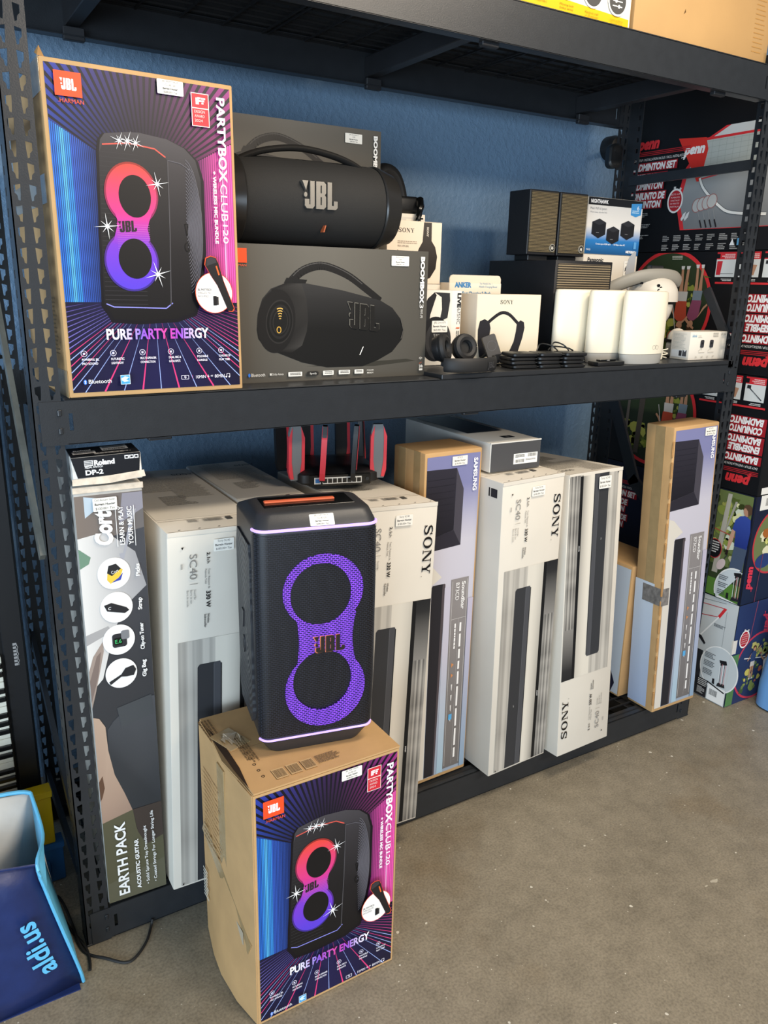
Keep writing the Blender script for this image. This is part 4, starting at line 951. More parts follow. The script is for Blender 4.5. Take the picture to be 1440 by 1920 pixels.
t = thing('boombox', 'black cylindrical boombox speaker with a carry handle, on the front charcoal carton', 'speaker', (.712, .208, SH + .3245), -.03)
R_ = .100; prof = [(-.246, .030), (-.243, .072), (-.238, .090), (-.205, .101), (-.190, .106), (-.186, .1035)]
FAB = mat('black_fabric', '#191919', .75, 0, .06, 300, .25, 900); CAPM = mat('satin_black_cap', '#242322', .28)
def lathe_x(pf, n=40, ky=1.0, kz=1.0, cz=0.104): return loft([[(x, r * ky * cos(2 * pi * k / n), cz + r * kz * sin(2 * pi * k / n)) for k in range(n)] for x, r in pf])
obj('grille_body', lathe_x([(-.192, .098), (-.18, .1025), (-.10, .1045), (0, .105), (.10, .1045), (.18, .1025), (.192, .098)], 48, .98, .985), FAB, t, True)
for s in (-1, 1): obj('end_cap', lathe_x([(s * -x if s > 0 else x, r) for x, r in (prof if s < 0 else prof)], 40, .98, .985), CAPM, t, True)
hp = smooth_path([(-.205, -.02, .168), (-.190, -.025, .188), (-.120, -.03, .216), (-.02, -.03, .229), (.09, -.03, .214), (.165, -.025, .184), (.208, -.02, .158)], 7)
obj('handle', tube(bmesh.new(), hp, .0125, 12, flat=(1.25, .62), up=(0, 1, 0)), CAPM, t, True)
for s in (-1, 1): obj('handle_mount', box(s * .212 - .015, -.020, .155, s * .212 + .015, .020, .190, bev=.006, seg=2), CAPM, t, True)
for k in range(3): obj('button', box(-.035 + k * .018, -.030, .200, -.025 + k * .018, -.022, .2035, bev=.001), BLKG, t)
bm = jbl_solid(-.052, .086, .062, .094, -.1080, -.092)
obj('logo', bm, mat('dark_chrome', '#8b8882', .32, .7), t)
obj('indicator', prism([(.008, .034), (.011, .034), (.016, .050), (.013, .050)], -.0985, -.080), mat('dim_orange', '#a4532f', .4), t)

# cream headphone carton, standing on the live carton
def small_carton(name, label, x, y, z, w, d, h, yaw=0, m=WHITEB, cat='box', tilt=0):
    t = thing(name, label, cat, (x, y, z), yaw, tilt); carton(t, w, d, h, m, bev=.0015); return t
CREAM = mat('cream_card', '#e2d2bc', .5, 0, .02, 8)
t = small_carton('headphone_carton', 'white headphone carton with a big earcup print and price sticker, right of the boombox carton', 1.0190, .200, SH2 + .0005, .197, .085, .2135)
w, d, h = .192, .085, .220; c = Canvas(.197 / .192, .2135 / .220)
c.rect(.001, .001, w - .014, h - .001, '#e9e1d3'); c.rect(w - .033, .001, w - .001, h - .001, '#efe8dc')
c.poly([(.050, .08), (.055, .150), (.075, .195), (.098, .214), (.105, .205), (.086, .150), (.078, .09)], '#2a2a2c'); c.poly([(.098, .214), (.150, .212), (.152, .19), (.145, .14), (.118, .130), (.125, .165), (.122, .200)], '#323335')
c.poly(ell(.105, .078, .052, .066, 36), '#232325'); c.poly(ell(.116, .074, .044, .058, 36), '#39393b'); c.poly(ell(.118, .073, .034, .047, 36), '#2a2a2c'); c.jbl(.098, .064, .030, .038, '#8b8a87', slant=-.08)
c.sticker(.092, .098, .146, .132, ['JBL Live 675', 'Bargain Hunter', '$60.00+ Tax']); c.text('LIVE', w - .0145, .212, .012, '#222224', L=.042, rot=-90, bold=.05); c.text('675NC', w - .0145, .168, .012, '#7c7a76', L=.046, rot=-90); c.rect(w - .016, .108, w - .004, .112, '#d8683c')
c.micro(w - .005, .102, .092, .012, 2, '#8a8780', rot=-90, seed=2); c.build('front_print', face('F', w, d, h), t)
t = small_carton('headphone_carton', 'cream headphone carton lettered in black, stacked on the white headphone carton', 1.048, .352, SH2 + .2295, .195, .082, .179, m=CREAM)
w, d, h = .182, .082, .178; c = Canvas(.195 / .182)
c.rect(.001, .001, w - .001, h - .001, '#ead9c4'); c.sony(.036, .146, .012, .052, 0, '#2c2826'); c.micro(.034, .122, .066, .010, 2, '#a89a88'); c.text('WH-H910N', .034, .104, .0065, '#6d645a', L=.036); c.text('hear', .034, .084, .0125, '#2a2726', L=.030, bold=.02); c.text('on 3', .066, .084, .0115, '#8d8374', L=.022); c.text('Wireless NC', .034, .073, .0060, '#6d645a', L=.036)
c.poly([(.120, .177), (.146, .177), (.147, .125), (.160, .108), (.168, .080), (.164, .045), (.146, .018), (.120, .010), (.104, .030), (.096, .070), (.104, .100), (.117, .122)], lambda x, y: mix('#2b2725', '#4a4440', (y - .05) / .12)); c.text('SONY', .1300, .164, .0065, '#d9cfc2', L=.028, rot=-90, bold=.03)
c.build('front_print', face('F', w, d, h), t)
t = small_carton('headphone_carton', 'white headphone carton mostly hidden behind the cream one, only its top edge in view', 1.030, .351, SH2 + .0005, .215, .195, .2285)
t = small_carton('headphone_carton', 'white headphone carton with dark side lettering, half hidden behind the cream headphone carton', 1.068, .4380, SH2 + .2295, .170, .085, .206)
w, d, h = .170, .085, .202; c = Canvas(); c.text('LIVE', w - .018, .196, .010, '#222224', L=.040, rot=-90, bold=.06); c.rect(.001, .14, w - .030, h - .006, '#d4d0c8'); c.poly([(.09, .14), (w - .034, .14), (w - .045, .19), (.10, .19)], '#ece4d6'); c.build('front_print', face('F', w, d, h), t)
# black padded headset lying on those cartons
t = thing('headset', 'black padded headset with a strap, lying on the cartons behind the boombox', 'headset', (1.150, .480, SH2 + .4372))
obj('pad', tube(bmesh.new(), smooth_path([(-.085, .01, .030), (-.075, .0, .088), (-.045, -.005, .118), (-.010, -.005, .105), (.015, .0, .060), (.020, .0, .018)], 6), [.030] * 31, 12, flat=(1.0, .7), up=(0, 1, 0)), RUBBER, t, True)
obj('visor', box(-.03, -.035, .0, .075, .030, .050, bev=.012, seg=3), BLKP, t, True)
obj('strap_hook', tube(bmesh.new(), smooth_path([(.070, -.036, .040), (.060, -.056, .016), (.048, -.062, -.018), (.040, -.060, -.034)], 5), [.013, .013, .012, .012, .012, .011, .010, .009, .009, .008, .008, .007, .006, .005, .004, .003], 8), BLKG, t, True)
t = thing('headphones', 'black folded on-ear headphones lying at the edge of the middle shelf', 'headphones', (1.118, .078, SH2 + .001), .12)
hb = [(.092 * cos(a), -.048 + .050 * sin(a) if sin(a) < 0 else -.048 + .03 * sin(a), .022) for a in [pi * (1.02 + .96 * k / 24) for k in range(25)]]
obj('headband', tube(bmesh.new(), hb, .0165, 12, flat=(1.15, .30), up=(0, 0, 1)), RUBBER, t, True)
c = Canvas(); c.text('JBL', .0, .0, .016, '#3a3a3c', L=.034, bold=.04); c.build('logo', Matrix.Translation((.020, -.1035, .014)) @ Matrix.Rotation(.2, 4, 'Z') @ face('F', 1, 1, 0), t)
for k, (px_, py_, pz_, rx, rz) in enumerate(((-.070, -.010, .062, 1.35, .5), (.018, -.006, .060, 1.30, -.15))):
    M = Matrix.Translation((px_, py_, pz_)) @ Matrix.Rotation(rz, 4, 'Z') @ Matrix.Rotation(rx, 4, 'X')
    bm = loft([[(r * cos(2 * pi * j / 24), r * sin(2 * pi * j / 24), z) for j in range(24)] for z, r in ((-.018, .020), (-.015, .032), (-.002, .037), (.004, .037))]); bm.transform(M); e = obj('ear_cup', bm, BLKP, t, True)
    bm = bmesh.new(); tube(bm, [(.027 * cos(2 * pi * j / 24), .027 * sin(2 * pi * j / 24), .011) for j in range(25)], .0115, 8); bm.transform(M); obj('ear_cushion', bm, RUBBER, e, True)
    bm = cyl(bmesh.new(), (0, 0, .002), (0, 0, .006), .017, n=20); bm.transform(M); obj('speaker_mesh', bm, FAB, e)
    obj('yoke', tube(bmesh.new(), smooth_path([(px_ * 1.22, -.040, .022), (px_ * 1.1 + .006, -.022, .030), (px_, -.004, .040)], 4), .007, 8), BLKP, t, True)

t = small_carton('charger_carton', 'pale retail carton with blue lettering standing behind the neckband speaker carton', 1.245, .305, SH2 + .0005, .203, .05, .235, m=CREAM)
w, d, h = .203, .05, .235
obj('hang_tab', prism([(.002, .225), (w - .002, .225), (w - .002, .248), (w - .006, .256), (w - .014, .2585), (.014, .2585), (.006, .256), (.002, .248)], .001, .004), CREAM, t)
c = Canvas(); c.rect(.0015, .002, w - .0015, .2345, '#e3dbc9'); c.build('front_print', face('F', w, d, h), t)
c = Canvas(); c.text('ANKER', .020, .2220, .0150, '#3f7fb4', L=.064, bold=.05); c.text("The World's No. 1", .115, .2315, .0060, '#6f9ab8', L=.050); c.text('Mobile Charging Brand', .115, .2220, .0060, '#6f9ab8', L=.070); c.text('Fast Charging 2-Pack', .050, .1990, .0110, '#4f86b0', L=.112, bold=.03)
c.build('lettering', face('F', w, d, h) @ Matrix.Translation((0, 0, .0008)), t)
t = small_carton('neckband_carton', 'cream carton printed with a black neckband speaker, beside the standing phone charger', 1.270, .195, SH2 + .0005, .2510, .085, .2045, m=CREAM)
w, d, h = .2510, .085, .2045; c = Canvas()
c.rect(.001, .001, w - .004, h - .001, '#e6dcc6'); c.sony(.088, .176, .0120, .050, 0, '#2c2826')
nb = smooth_path([(.040, .130, 0), (.066, .150, 0), (.100, .168, 0), (.130, .164, 0), (.160, .143, 0), (.178, .128, 0)], 5); c.path([(p[0] - .006, p[1] - .018) for p in nb], .0100, '#27262a')
c.poly([(.008, .100), (.014, .126), (.032, .132), (.050, .124), (.056, .105), (.053, .08), (.053, .05), (.056, .020), (.018, .020), (.010, .06)], '#2b2a2e'); c.poly([(.158, .118), (.172, .128), (.186, .122), (.190, .105), (.184, .075), (.168, .030), (.154, .012), (.138, .014), (.132, .030), (.150, .065), (.156, .095)], '#2b2a2e')
c.text('Wireless Neckband Speaker', .080, .0090, .0045, '#7c766c', L=.060); c.build('front_print', face('F', w, d, h), t)
# standing phone charger
t = thing('charger_stand', 'small black phone charger standing open in front of the cream neckband carton', 'charger', (1.300, .140, SH2 + .0008), -.25)
MT = Matrix.Translation((.012, 0, .006)) @ Matrix.Rotation(-.34, 4, 'Y') @ Matrix.Rotation(-.16, 4, 'X')
bm = prism(rrect(.043, .086, .006, 4, 0, .043), -.004, .004); bm.transform(MT); pl = obj('charging_plate', bm, mat('slate_plastic', '#26272a', .35), t, True)
bm = prism(ell(0, .054, .0150, .0150, 24), -.0046, -.0040, holes=[ell(0, .054, .0138, .0138, 24)]); bm.transform(MT); obj('coil_mark', bm, mat('pale_mark', '#58595d', .5), pl)
obj('kick_leg', tube(bmesh.new(), [(-.004, .010, .046), (-.034, .040, .006)], .0045, 8), BLKP, t); obj('foot', box(-.036, -.008, .0, .024, .056, .005, bev=.002), BLKP, t)
# stack of folding charging pads
PADS = [(1.345, .045), (1.432, .028), (1.512, .012)]
for k in range(4):
    jx, jy, ja = random.uniform(-.005, .005), random.uniform(-.004, .004), random.uniform(-.03, .03)
    t = thing('charging_mat', ('lowest', 'second lowest', 'second highest', 'topmost')[k] + ' black folding charging mat of the stack in front of the subwoofer', 'charger', (1.428 + jx, .060 + jy, SH2 + .0007 + k * .0112), -.14 + ja, group='folding charging mats in the stack')
    for j, x in enumerate((-.088, 0, .088)): obj('pad', loft([[(px, py, z) for px, py in rrect((.078 if j else .086) - i, .080 - i, .012, 4, x)] for z, i in ((0, .004), (.002, 0), (.0075, 0), (.0095, .004))]), BLKP, t, True)
    obj('hinge', box(-.05, -.030, .003, .05, .030, .006), RUBBER, t)
    if k == 3:
        for j, (x0_, x1_, z_) in enumerate(((-.01, .045, .030), (.040, .085, .034), (.03, .10, .022))):
            obj('cable', tube(bmesh.new(), smooth_path([(x0_, .03, .011), ((x0_ * 2 + x1_) / 3, .040, z_), (x1_, .035, z_ * .8), (x1_ + .012, .02, .011)], 6), .0022, 6), BLKP, t, True)
t = thing('charging_slab', 'thin black slab with a slim bar on top, in front of the white mesh routers', 'charger', (1.600, .006, SH2 + .0006), -.03)
obj('slab', box(0, 0, 0, .110, .046, .0125, bev=.002, seg=2), BLKP, t, True); obj('slim_bar', box(.018, .012, .0127, .085, .030, .0185, bev=.002, seg=2), BLKG, t, True); obj('clip', box(.046, .010, .0145, .056, .0125, .0175), mat('silver_metal', '#b8b6b0', .3, .6), t)

# ------------------------------------------------------------------ subwoofer and satellites
t = thing('subwoofer', 'large black subwoofer with a tan ribbed cloth grille, behind the white mesh routers', 'speaker', (1.6098, .238, SH2 + .0006), -.0164)
w, d, h = .250, .344, .3115; MDF = mat('black_ash_vinyl', '#15161a', .5, 0, .1, 40)
def ribbed(name, a, b, s):
    m, N, L, bb = new_mat(name); tc = N.new('ShaderNodeTexCoord'); wv = N.new('ShaderNodeTexWave'); wv.wave_type = 'BANDS'; wv.bands_direction = 'Z'; wv.inputs['Scale'].default_value = s; wv.inputs['Distortion'].default_value = .15
    wx = N.new('ShaderNodeTexWave'); wx.bands_direction = 'X'; wx.inputs['Scale'].default_value = s * 1.7
    r = N.new('ShaderNodeValToRGB'); r.color_ramp.elements[0].color = (*C(a), 1); r.color_ramp.elements[1].color = (*C(b), 1); r.color_ramp.elements[0].position = .3; r.color_ramp.elements[1].position = .6
    mx = N.new('ShaderNodeMix'); mx.data_type = 'RGBA'; mx.blend_type = 'MULTIPLY'; mx.inputs[0].default_value = .25
    L.new(tc.outputs['Object'], wv.inputs['Vector']); L.new(tc.outputs['Object'], wx.inputs['Vector']); L.new(wv.outputs['Fac'], r.inputs['Fac']); L.new(r.outputs[0], mx.inputs[6]); L.new(wx.outputs['Color'], mx.inputs[7]); L.new(mx.outputs[2], bb.inputs['Base Color'])
    bp = N.new('ShaderNodeBump'); bp.inputs['Strength'].default_value = .8; bp.inputs['Distance'].default_value = .004; L.new(wv.outputs['Fac'], bp.inputs['Height']); L.new(bp.outputs['Normal'], bb.inputs['Normal']); bb.inputs['Roughness'].default_value = .8; return m
RIB = ribbed('ribbed_tan_cloth', '#2c261f', '#97866a', 42)
carton(t, w, d, h, MDF, bev=.002, name='cabinet'); obj('grille', box(.010, -.005, .012, w - .010, .002, h - .010, bev=.002), RIB, t)
SATM = ribbed('woven_tan_cloth', '#3f3628', '#8a7a58', 70)
for k, x in enumerate((1.601, 1.7335)):
    t = thing('satellite_speaker', ('left', 'right')[k] + ' small black satellite speaker with tan cloth, on top of the subwoofer', 'speaker', (x, .372, SH2 + .3125), 0, group='satellite speakers')
    w, d, h = .126, .105, .220
    carton_ = obj('cabinet', box(0, 0, .018, w, d, h, bev=.002), MDF, t); obj('grille', box(.006, -.004, .026, w - .005, .002, h - .006, bev=.0015), SATM, t)
    obj('foot', box(.020, .015, 0, w - .02, d - .02, .018, bev=.002), BLKP, t)
    obj('badge', cyl(bmesh.new(), (w - .020, -.004, .042), (w - .020, -.0065, .042), .0125, n=24), mat('brushed_badge', '#b9b4a6', .35, .5), t); c = Canvas(); c.poly(ell(w - .020, .042, .0100, .0100, 20), '#191919'); c.text('i4', w - .0265, .0365, .0110, '#cfcabd', L=.0110, bold=.04); c.build('badge_print', face('F', w, d, h) @ Matrix.Translation((0, 0, .0062)), t)
# ------------------------------------------------------------------ phone and mesh wifi cartons
t = small_carton('phone_carton', 'tall white cordless phone carton between the subwoofer and the headset, under the mesh carton', 1.900, .412, SH2 + .0005, .2725, .10, .3425, m=WHITEC)
w, d, h = .2725, .10, .3425; c = Canvas(); c.text('Panasonic', .020, .318, .0140, '#2b2b30', L=.078, bold=.03); c.poly([(.205, .325), (.238, .325), (.238, .275), (.2215, .258), (.205, .275)], '#cfcdc8'); c.poly([(.2065, .3235), (.2365, .3235), (.2365, .276), (.2215, .2605), (.2065, .276)], '#eeeae0'); c.text('#1', .211, .290, .0180, '#23272f', L=.0220, bold=.03); c.text('VOTED', .212, .314, .0050, '#5a5c60', L=.018); c.micro(.214, .284, .016, .008, 2, '#6a6c70')
c.rrect(.112, .188, .150, .238, .006, '#1d1e21'); c.rrect(.118, .206, .144, .230, .002, '#596068'); c.poly([(.104, .168), (.112, .205), (.120, .205), (.116, .168)], '#8d8f92'); c.poly(ell(.262, .285, .045, .075, 30, pi * .5, pi * 1.5), '#a9acb0'); c.build('front_print', face('F', w, d, h), t)
t = small_carton('mesh_wifi_carton', 'blue and white mesh wifi carton standing on the white phone carton', 1.902, .414, SH2 + .3437, .2740, .09, .1900, m=WHITEC)
w, d, h = .2740, .09, .19; c = Canvas()
c.grid(.001, .001, w - .001, h - .001, lambda x, y: mix('#1c4f80', '#2d78ba', y / .05) if y < .05 else mix('#2d78ba', '#dad8d4', (y - .05) / .045), 1, 20); c.rect(.001, h - .026, w - .001, h - .001, '#1b1d21'); c.text('NIGHTHAWK', .012, h - .0195, .0125, '#f2f2f2', L=.085, bold=.03); c.text('Mesh WiFi 6 System', .012, h - .041, .0085, '#6c6e72', L=.080); c.text('Whole home, ultra-fast WiFi', .012, h - .052, .0055, '#8d8f92', L=.082)
c.poly([(.214, h - .012), (.268, h - .008), (.266, h - .048), (.240, h - .056), (.214, h - .050)], '#3f8ecb'); c.text('6', .244, h - .032, .0150, '#e8f1f8', L=.0110); c.micro(.220, h - .034, .036, .012, 2, '#b5d4ea')
for x, y, s in ((.060, .086, 1), (.132, .066, .92), (.204, .086, 1)): c.poly([(x - .034 * s, y - .018 * s), (x, y - .032 * s), (x + .034 * s, y - .018 * s), (x + .034 * s, y + .022 * s), (x, y + .034 * s), (x - .034 * s, y + .022 * s)], '#1f2024'); c.poly([(x - .034 * s, y + .022 * s), (x, y + .012 * s), (x + .034 * s, y + .022 * s), (x, y + .034 * s)], '#2d2e33'); c.rect(x - .012, y - .014, x + .002, y - .012, '#77797d')
c.text('Covers up to 4,500 sq ft', .050, .0330, .0055, '#e8f0f6', L=.074, bold=.02); c.text('1.8 Gbps data AC', .138, .0330, .0055, '#e8f0f6', L=.060, bold=.02); c.text('NETGEAR', .205, .0090, .0085, '#f2f5f8', L=.050, bold=.05); c.text('MK83', .006, .0120, .0070, '#d9e4ee', L=.020); c.rrect(.243, .024, .256, .048, .002, '#5b9bd0'); c.build('front_print', face('F', w, d, h), t)
# ------------------------------------------------------------------ three white mesh routers
WPL = mat('white_plastic', '#ece4cf', .38); GBASE = mat('grey_base_plastic', '#a3a19b', .42)
for k, (x, y) in enumerate(((1.660, .1780), (1.737, .1060), (1.815, .0360))):
    t = thing('mesh_router', ('leftmost of the three tall white mesh routers, next to the subwoofer grille', 'middle one of the three tall white mesh routers in the row', 'rightmost of the three tall white mesh routers, nearest the camera carton')[k], 'router', (x, y, SH2 + .0006), -.06, group='white mesh routers in a row')
    def oval(z, kw, kd): return [(.0895 * kw * cos(2 * pi * j / 40), .034 * kd * sin(2 * pi * j / 40), z) for j in range(40)]
    obj('base', loft([oval(0, .90, .90), oval(.003, .93, .93), oval(.030, .975, .975)]), GBASE, t, True)
    obj('shell', loft([oval(.031, .985, 1.0), oval(.034, 1.0, 1.02), oval(.12, 1.0, 1.02), oval(.212, .985, 1.0), oval(.221, .955, .94), oval(.2235, .86, .80)]), WPL, t, True)
    c = Canvas()
    for x_ in (.0, .0150): c.ring(ell(x_, 0, .0068, .0068, 20), ell(x_, 0, .0058, .0058, 20), '#a29d92')
    c.rect(.0078, -.006, .0086, .008, '#a29d92'); c.rect(.0072, .0065, .0125, .0073, '#a29d92'); c.build('logo', Matrix.Translation((.020, -.0338, .052)) @ Matrix.Rotation(.12, 4, 'Z') @ face('F', 1, 1, 0), t)
# ------------------------------------------------------------------ head mounted display, camera carton, plug
t = thing('vr_headset', 'white virtual reality headset with a grey halo band, behind the white mesh routers', 'headset', (2.060, .262, SH2 + .0006), -.35)
VW = mat('headset_white', '#d8d2c6', .4); VG = mat('headset_grey', '#8f8b81', .5)
def blob(cx, cy, cz, rx, ry, rz, z0=-1, z1=1, n=24, m=10, e=1.0):
    L_ = []
    for i in range(m + 1):
        s = z0 + (z1 - z0) * i / m; q = max(.02, (1 - abs(s) ** (2 * e))) ** .5
        L_.append([(cx + rx * q * cos(2 * pi * j / n), cy + ry * q * sin(2 * pi * j / n), cz + rz * s) for j in range(n)])
    return loft(L_)
obj('stand', loft([[(x, y, z) for x, y in rrect(.12 * k, .09 * k, .02, 4)] for z, k in ((0, 1.0), (.012, 1.0), (.020, .7), (.070, .55))]), BLKP, t, True)
obj('lower_pad', blob(.02, 0, .178, .085, .075, .098, -1, 0), VW, t, True)
obj('slot', box(-.05, -.055, .178, .095, .055, .186, bev=.004), BLKP, t)
obj('visor', blob(.030, -.005, .187, .088, .080, .088, 0, 1, e=1.5), VW, t, True)
for (x, z, yy) in ((.010, .240, -.0715), (.018, .232, -.0735), (.010, .224, -.0750), (.078, .240, -.050), (.082, .228, -.050)): obj('sensor', cyl(bmesh.new(), (x, yy - .004, z), (x, yy + .012, z), .0055, n=12), BLKG, t)
obj('sensor', cyl(bmesh.new(), (-.040, -.052, .247), (-.040, -.040, .247), .0040, n=12), BLKG, t)
hb = smooth_path([(-.175, -.010, .205), (-.120, -.030, .240), (-.040, -.045, .270), (.040, -.040, .276), (.100, -.020, .270), (.132, .005, .256)], 6)
obj('halo_band', tube(bmesh.new(), hb, .014, 10, flat=(1.5, .62), up=(0, 0, 1)), VG, t, True)
obj('band_pad', tube(bmesh.new(), [(p[0] + .004, p[1] + .022, p[2] - .018) for p in hb[2:]], .011, 8, flat=(.8, 1.2)), RUBBER, t, True)
obj('buckle', box(.015, .0, .290, .065, .03, .308, bev=.004), BLKP, t)
obj('controller', blob(.115, -.055, .060, .034, .032, .038, 0, 1), VW, t, True); obj('controller_grip', box(.085, -.085, .0, .145, -.030, .052, bev=.010, seg=3), VW, t, True); obj('controller_slot', box(.083, -.0870, .050, .147, -.028, .060, bev=.002), BLKP, t)
t = thing('camera_carton', 'small white carton printed with two black cameras, at the right end of the middle shelf', 'box', (2.0665, .050, SH2 + .0006), -.024)
w, d, h = .185, .078, .0935; carton(t, w, d, h, WHITEB, bev=.0012)
c = Canvas(.185 / .2053, .0935 / .1018); c.text('blink', .010, .083, .0100, '#8fb3cc', L=.026, bold=.02); c.text('mini', .042, .0850, .0060, '#b9b5ad', L=.016); c.micro(.042, .083, .022, .004, 1, '#c3bfb6'); c.micro(.125, .097, .030, .018, 3, '#9b968c', fill=.4); c.rect(.172, .089, .176, .095, '#8b877f'); c.micro(.182, .096, .016, .008, 2, '#a6a197')
for x in (.068, .120): c.rrect(x - .010, .044, x + .010, .072, .005, '#38383c'); c.poly(ell(x, .060, .0045, .0045, 14), '#1f1f22'); c.path([(x - .004, .044), (x - .010, .036), (x - .018, .032)], .0010, '#a9a398'); c.path([(x, .044), (x - .001, .036)], .0020, '#b5afa4'); c.micro(x - .016, .028, .034, .004, 1, '#b9b3a8')
for k in range(4): c.micro(.036 + k * .032, .014, .010, .008, 2, '#b5afa4', seed=k)
c.build('front_print', face('F', w, d, h), t)
c = Canvas(); c.micro(.008, .086, .058, .052, 12, '#b9b6ae', fill=.3, seed=3); c.rect(.006, .008, .070, .032, '#cfd2d4'); c.rrect(.038, .012, .050, .030, .002, '#35363a'); c.poly([(.052, .012), (.070, .012), (.070, .034), (.062, .026), (.054, .034)], '#4b4d52'); c.build('side_print', face('L', w, d, h), t)
t = thing('plug_adapter', 'small white plug adapter with coiled cable, between the rightmost mesh router and the camera carton', 'plug', (1.975, .105, SH2 + .0006), -.2)
obj('adapter_body', box(-.010, -.012, 0, .016, .012, .038, bev=.004, seg=2), WPL, t, True)
obj('cable', tube(bmesh.new(), smooth_path([(.030 + .020 * cos(k * .7), .012 + .012 * sin(k * .7), .0045 + .0036 * k * .5) for k in range(18)], 3), .0022, 6), WPL, t, True)
# camera stuck on the rear post
t = thing('security_camera', 'small black security camera on a wall arm beside the right rear rack post', 'camera', (2.372, .805, 2.160))
obj('mount', loft([[(r * cos(2 * pi * j / 24), y, r * sin(2 * pi * j / 24)) for j in range(24)] for y, r in ((.0, .046), (-.040, .046), (-.056, .038), (-.060, .024))]), BLKP, t, True)
obj('arm', tube(bmesh.new(), smooth_path([(0, -.05, 0), (-.09, -.13, -.012), (-.180, -.215, -.035)], 5), .010, 10), BLKP, t, True)
MC = Matrix.Translation((-.212, -.245, -.072)) @ Matrix.Rotation(-.35, 4, 'Z')
bm = loft([[(x * k, .030 - .045 * s, z * k) for x, z in rrect(.052, .084, .020, 5)] for s, k in ((0, .82), (.12, 1.0), (.85, 1.0), (1.0, .75))]); bm.transform(MC); obj('body', bm, BLKP, t, True)
bm = prism(rrect(.040, .068, .016, 5), -.0165, -.0145); bm.transform(MC); obj('lens_plate', bm, BLKG, t, True)
bm = cyl(bmesh.new(), (0, -.0160, .018), (0, -.0200, .018), .010, n=16); bm.transform(MC); obj('lens', bm, BLKG, t)

# ================================================================== BADMINTON CARTONS BEYOND THE RACK
def penn(c, x, y, h, L, col, rot=0):
    c.text('penn', x, y, h, col, L=L, rot=rot, bold=.055, shear=.22)
    a = radians(rot); 
    def T(u, v): return (x + u * cos(a) - v * sin(a), y + u * sin(a) + v * cos(a))
    c.poly([T(-.10 * h, -.52 * h), T(.10 * h, -.52 * h), T(.22 * h, .2 * h), T(.02 * h, .2 * h)], col); c.poly([T(-.35 * h, -.36 * h), T(.32 * h, -.22 * h), T(.32 * h, -.14 * h), T(-.35 * h, -.27 * h)], col)
RD = '#d9353a'
def slug(c, s_, x, y, h, L, rot=0):
    """white condensed caps on a red bar"""
    a = radians(rot)
    q = [(-.012, -h * .18), (L + .008, -h * .18), (L + .008, h * 1.14), (-.012, h * 1.14)]
    c.poly([(x + u * cos(a) - v * sin(a), y + u * sin(a) + v * cos(a)) for u, v in q], '#a3232b'); c.text(s_, x, y, h, '#f4f1ee', L=L, rot=rot, bold=.05, shear=.12)
def titles(c, x, y):
    penn(c, x + .030, y + .072, .040, .100, RD)
    for k in range(3): c.rect(x, y + .046 + k * .0060, x + .285, y + .049 + k * .0060, '#b02a30')
    c.text('EASY SETUP / INSTALLATION FACILE / FACIL INSTALACION', x + .006, y + .027, .0095, '#ece9e4', L=.262, shear=.1)
    for s_, dy, L in (('BADMINTON SET', -.008, .216), ('ENSEMBLE DE', -.047, .174), ('BADMINTON', -.079, .162), ('CONJUNTO DE', -.117, .178), ('BADMINTON', -.149, .162)): slug(c, s_, x + .008, y + dy, .0250, L)
def leaves(c, x0, y0, x1, y1, n, cols, seed, rmin=.008, rmax=.03):
    R = random.Random(seed)
    for k in range(n):
        x, y, r = R.uniform(x0, x1), R.uniform(y0, y1), R.uniform(rmin, rmax)
        c.poly([(x + r * R.uniform(.6, 1.2) * cos(a), y + r * R.uniform(.5, 1.1) * sin(a)) for a in [2 * pi * j / 8 for j in range(8)]], cols[R.randrange(len(cols))], new=(k % 6 == 0))
GREEN = ['#3c4a22', '#5a6a2c', '#75822f', '#8d9440', '#2a3318', '#4a5226', '#a7a850']
def badge(c, x, y, r):
    c.poly(ell(x, y, r * .92, r * 1.12, 30), '#efece6'); c.poly(ell(x, y, r * .76, r * .95, 30), '#b3272f')
    for k, s_ in enumerate(('SETS UP', 'IN MINUTES', "S'INSTALLE", 'EN MINUTES', 'INSTALA')): c.text(s_, x, y + r * (.52 - .28 * k), r * .15, '#f0d9d6', L=r * 1.05, align='c')
    c.poly([(x - r * .3, y + r * 1.1), (x - r * .05, y + r * 1.1), (x - r * .05, y + r * 1.3), (x - r * .3, y + r * 1.3)], '#d8d5d0'); c.poly([(x + r * .35, y + r * 1.0), (x + r * .55, y + r * .9), (x + r * .65, y + r * 1.1), (x + r * .45, y + r * 1.2)], '#d8d5d0')
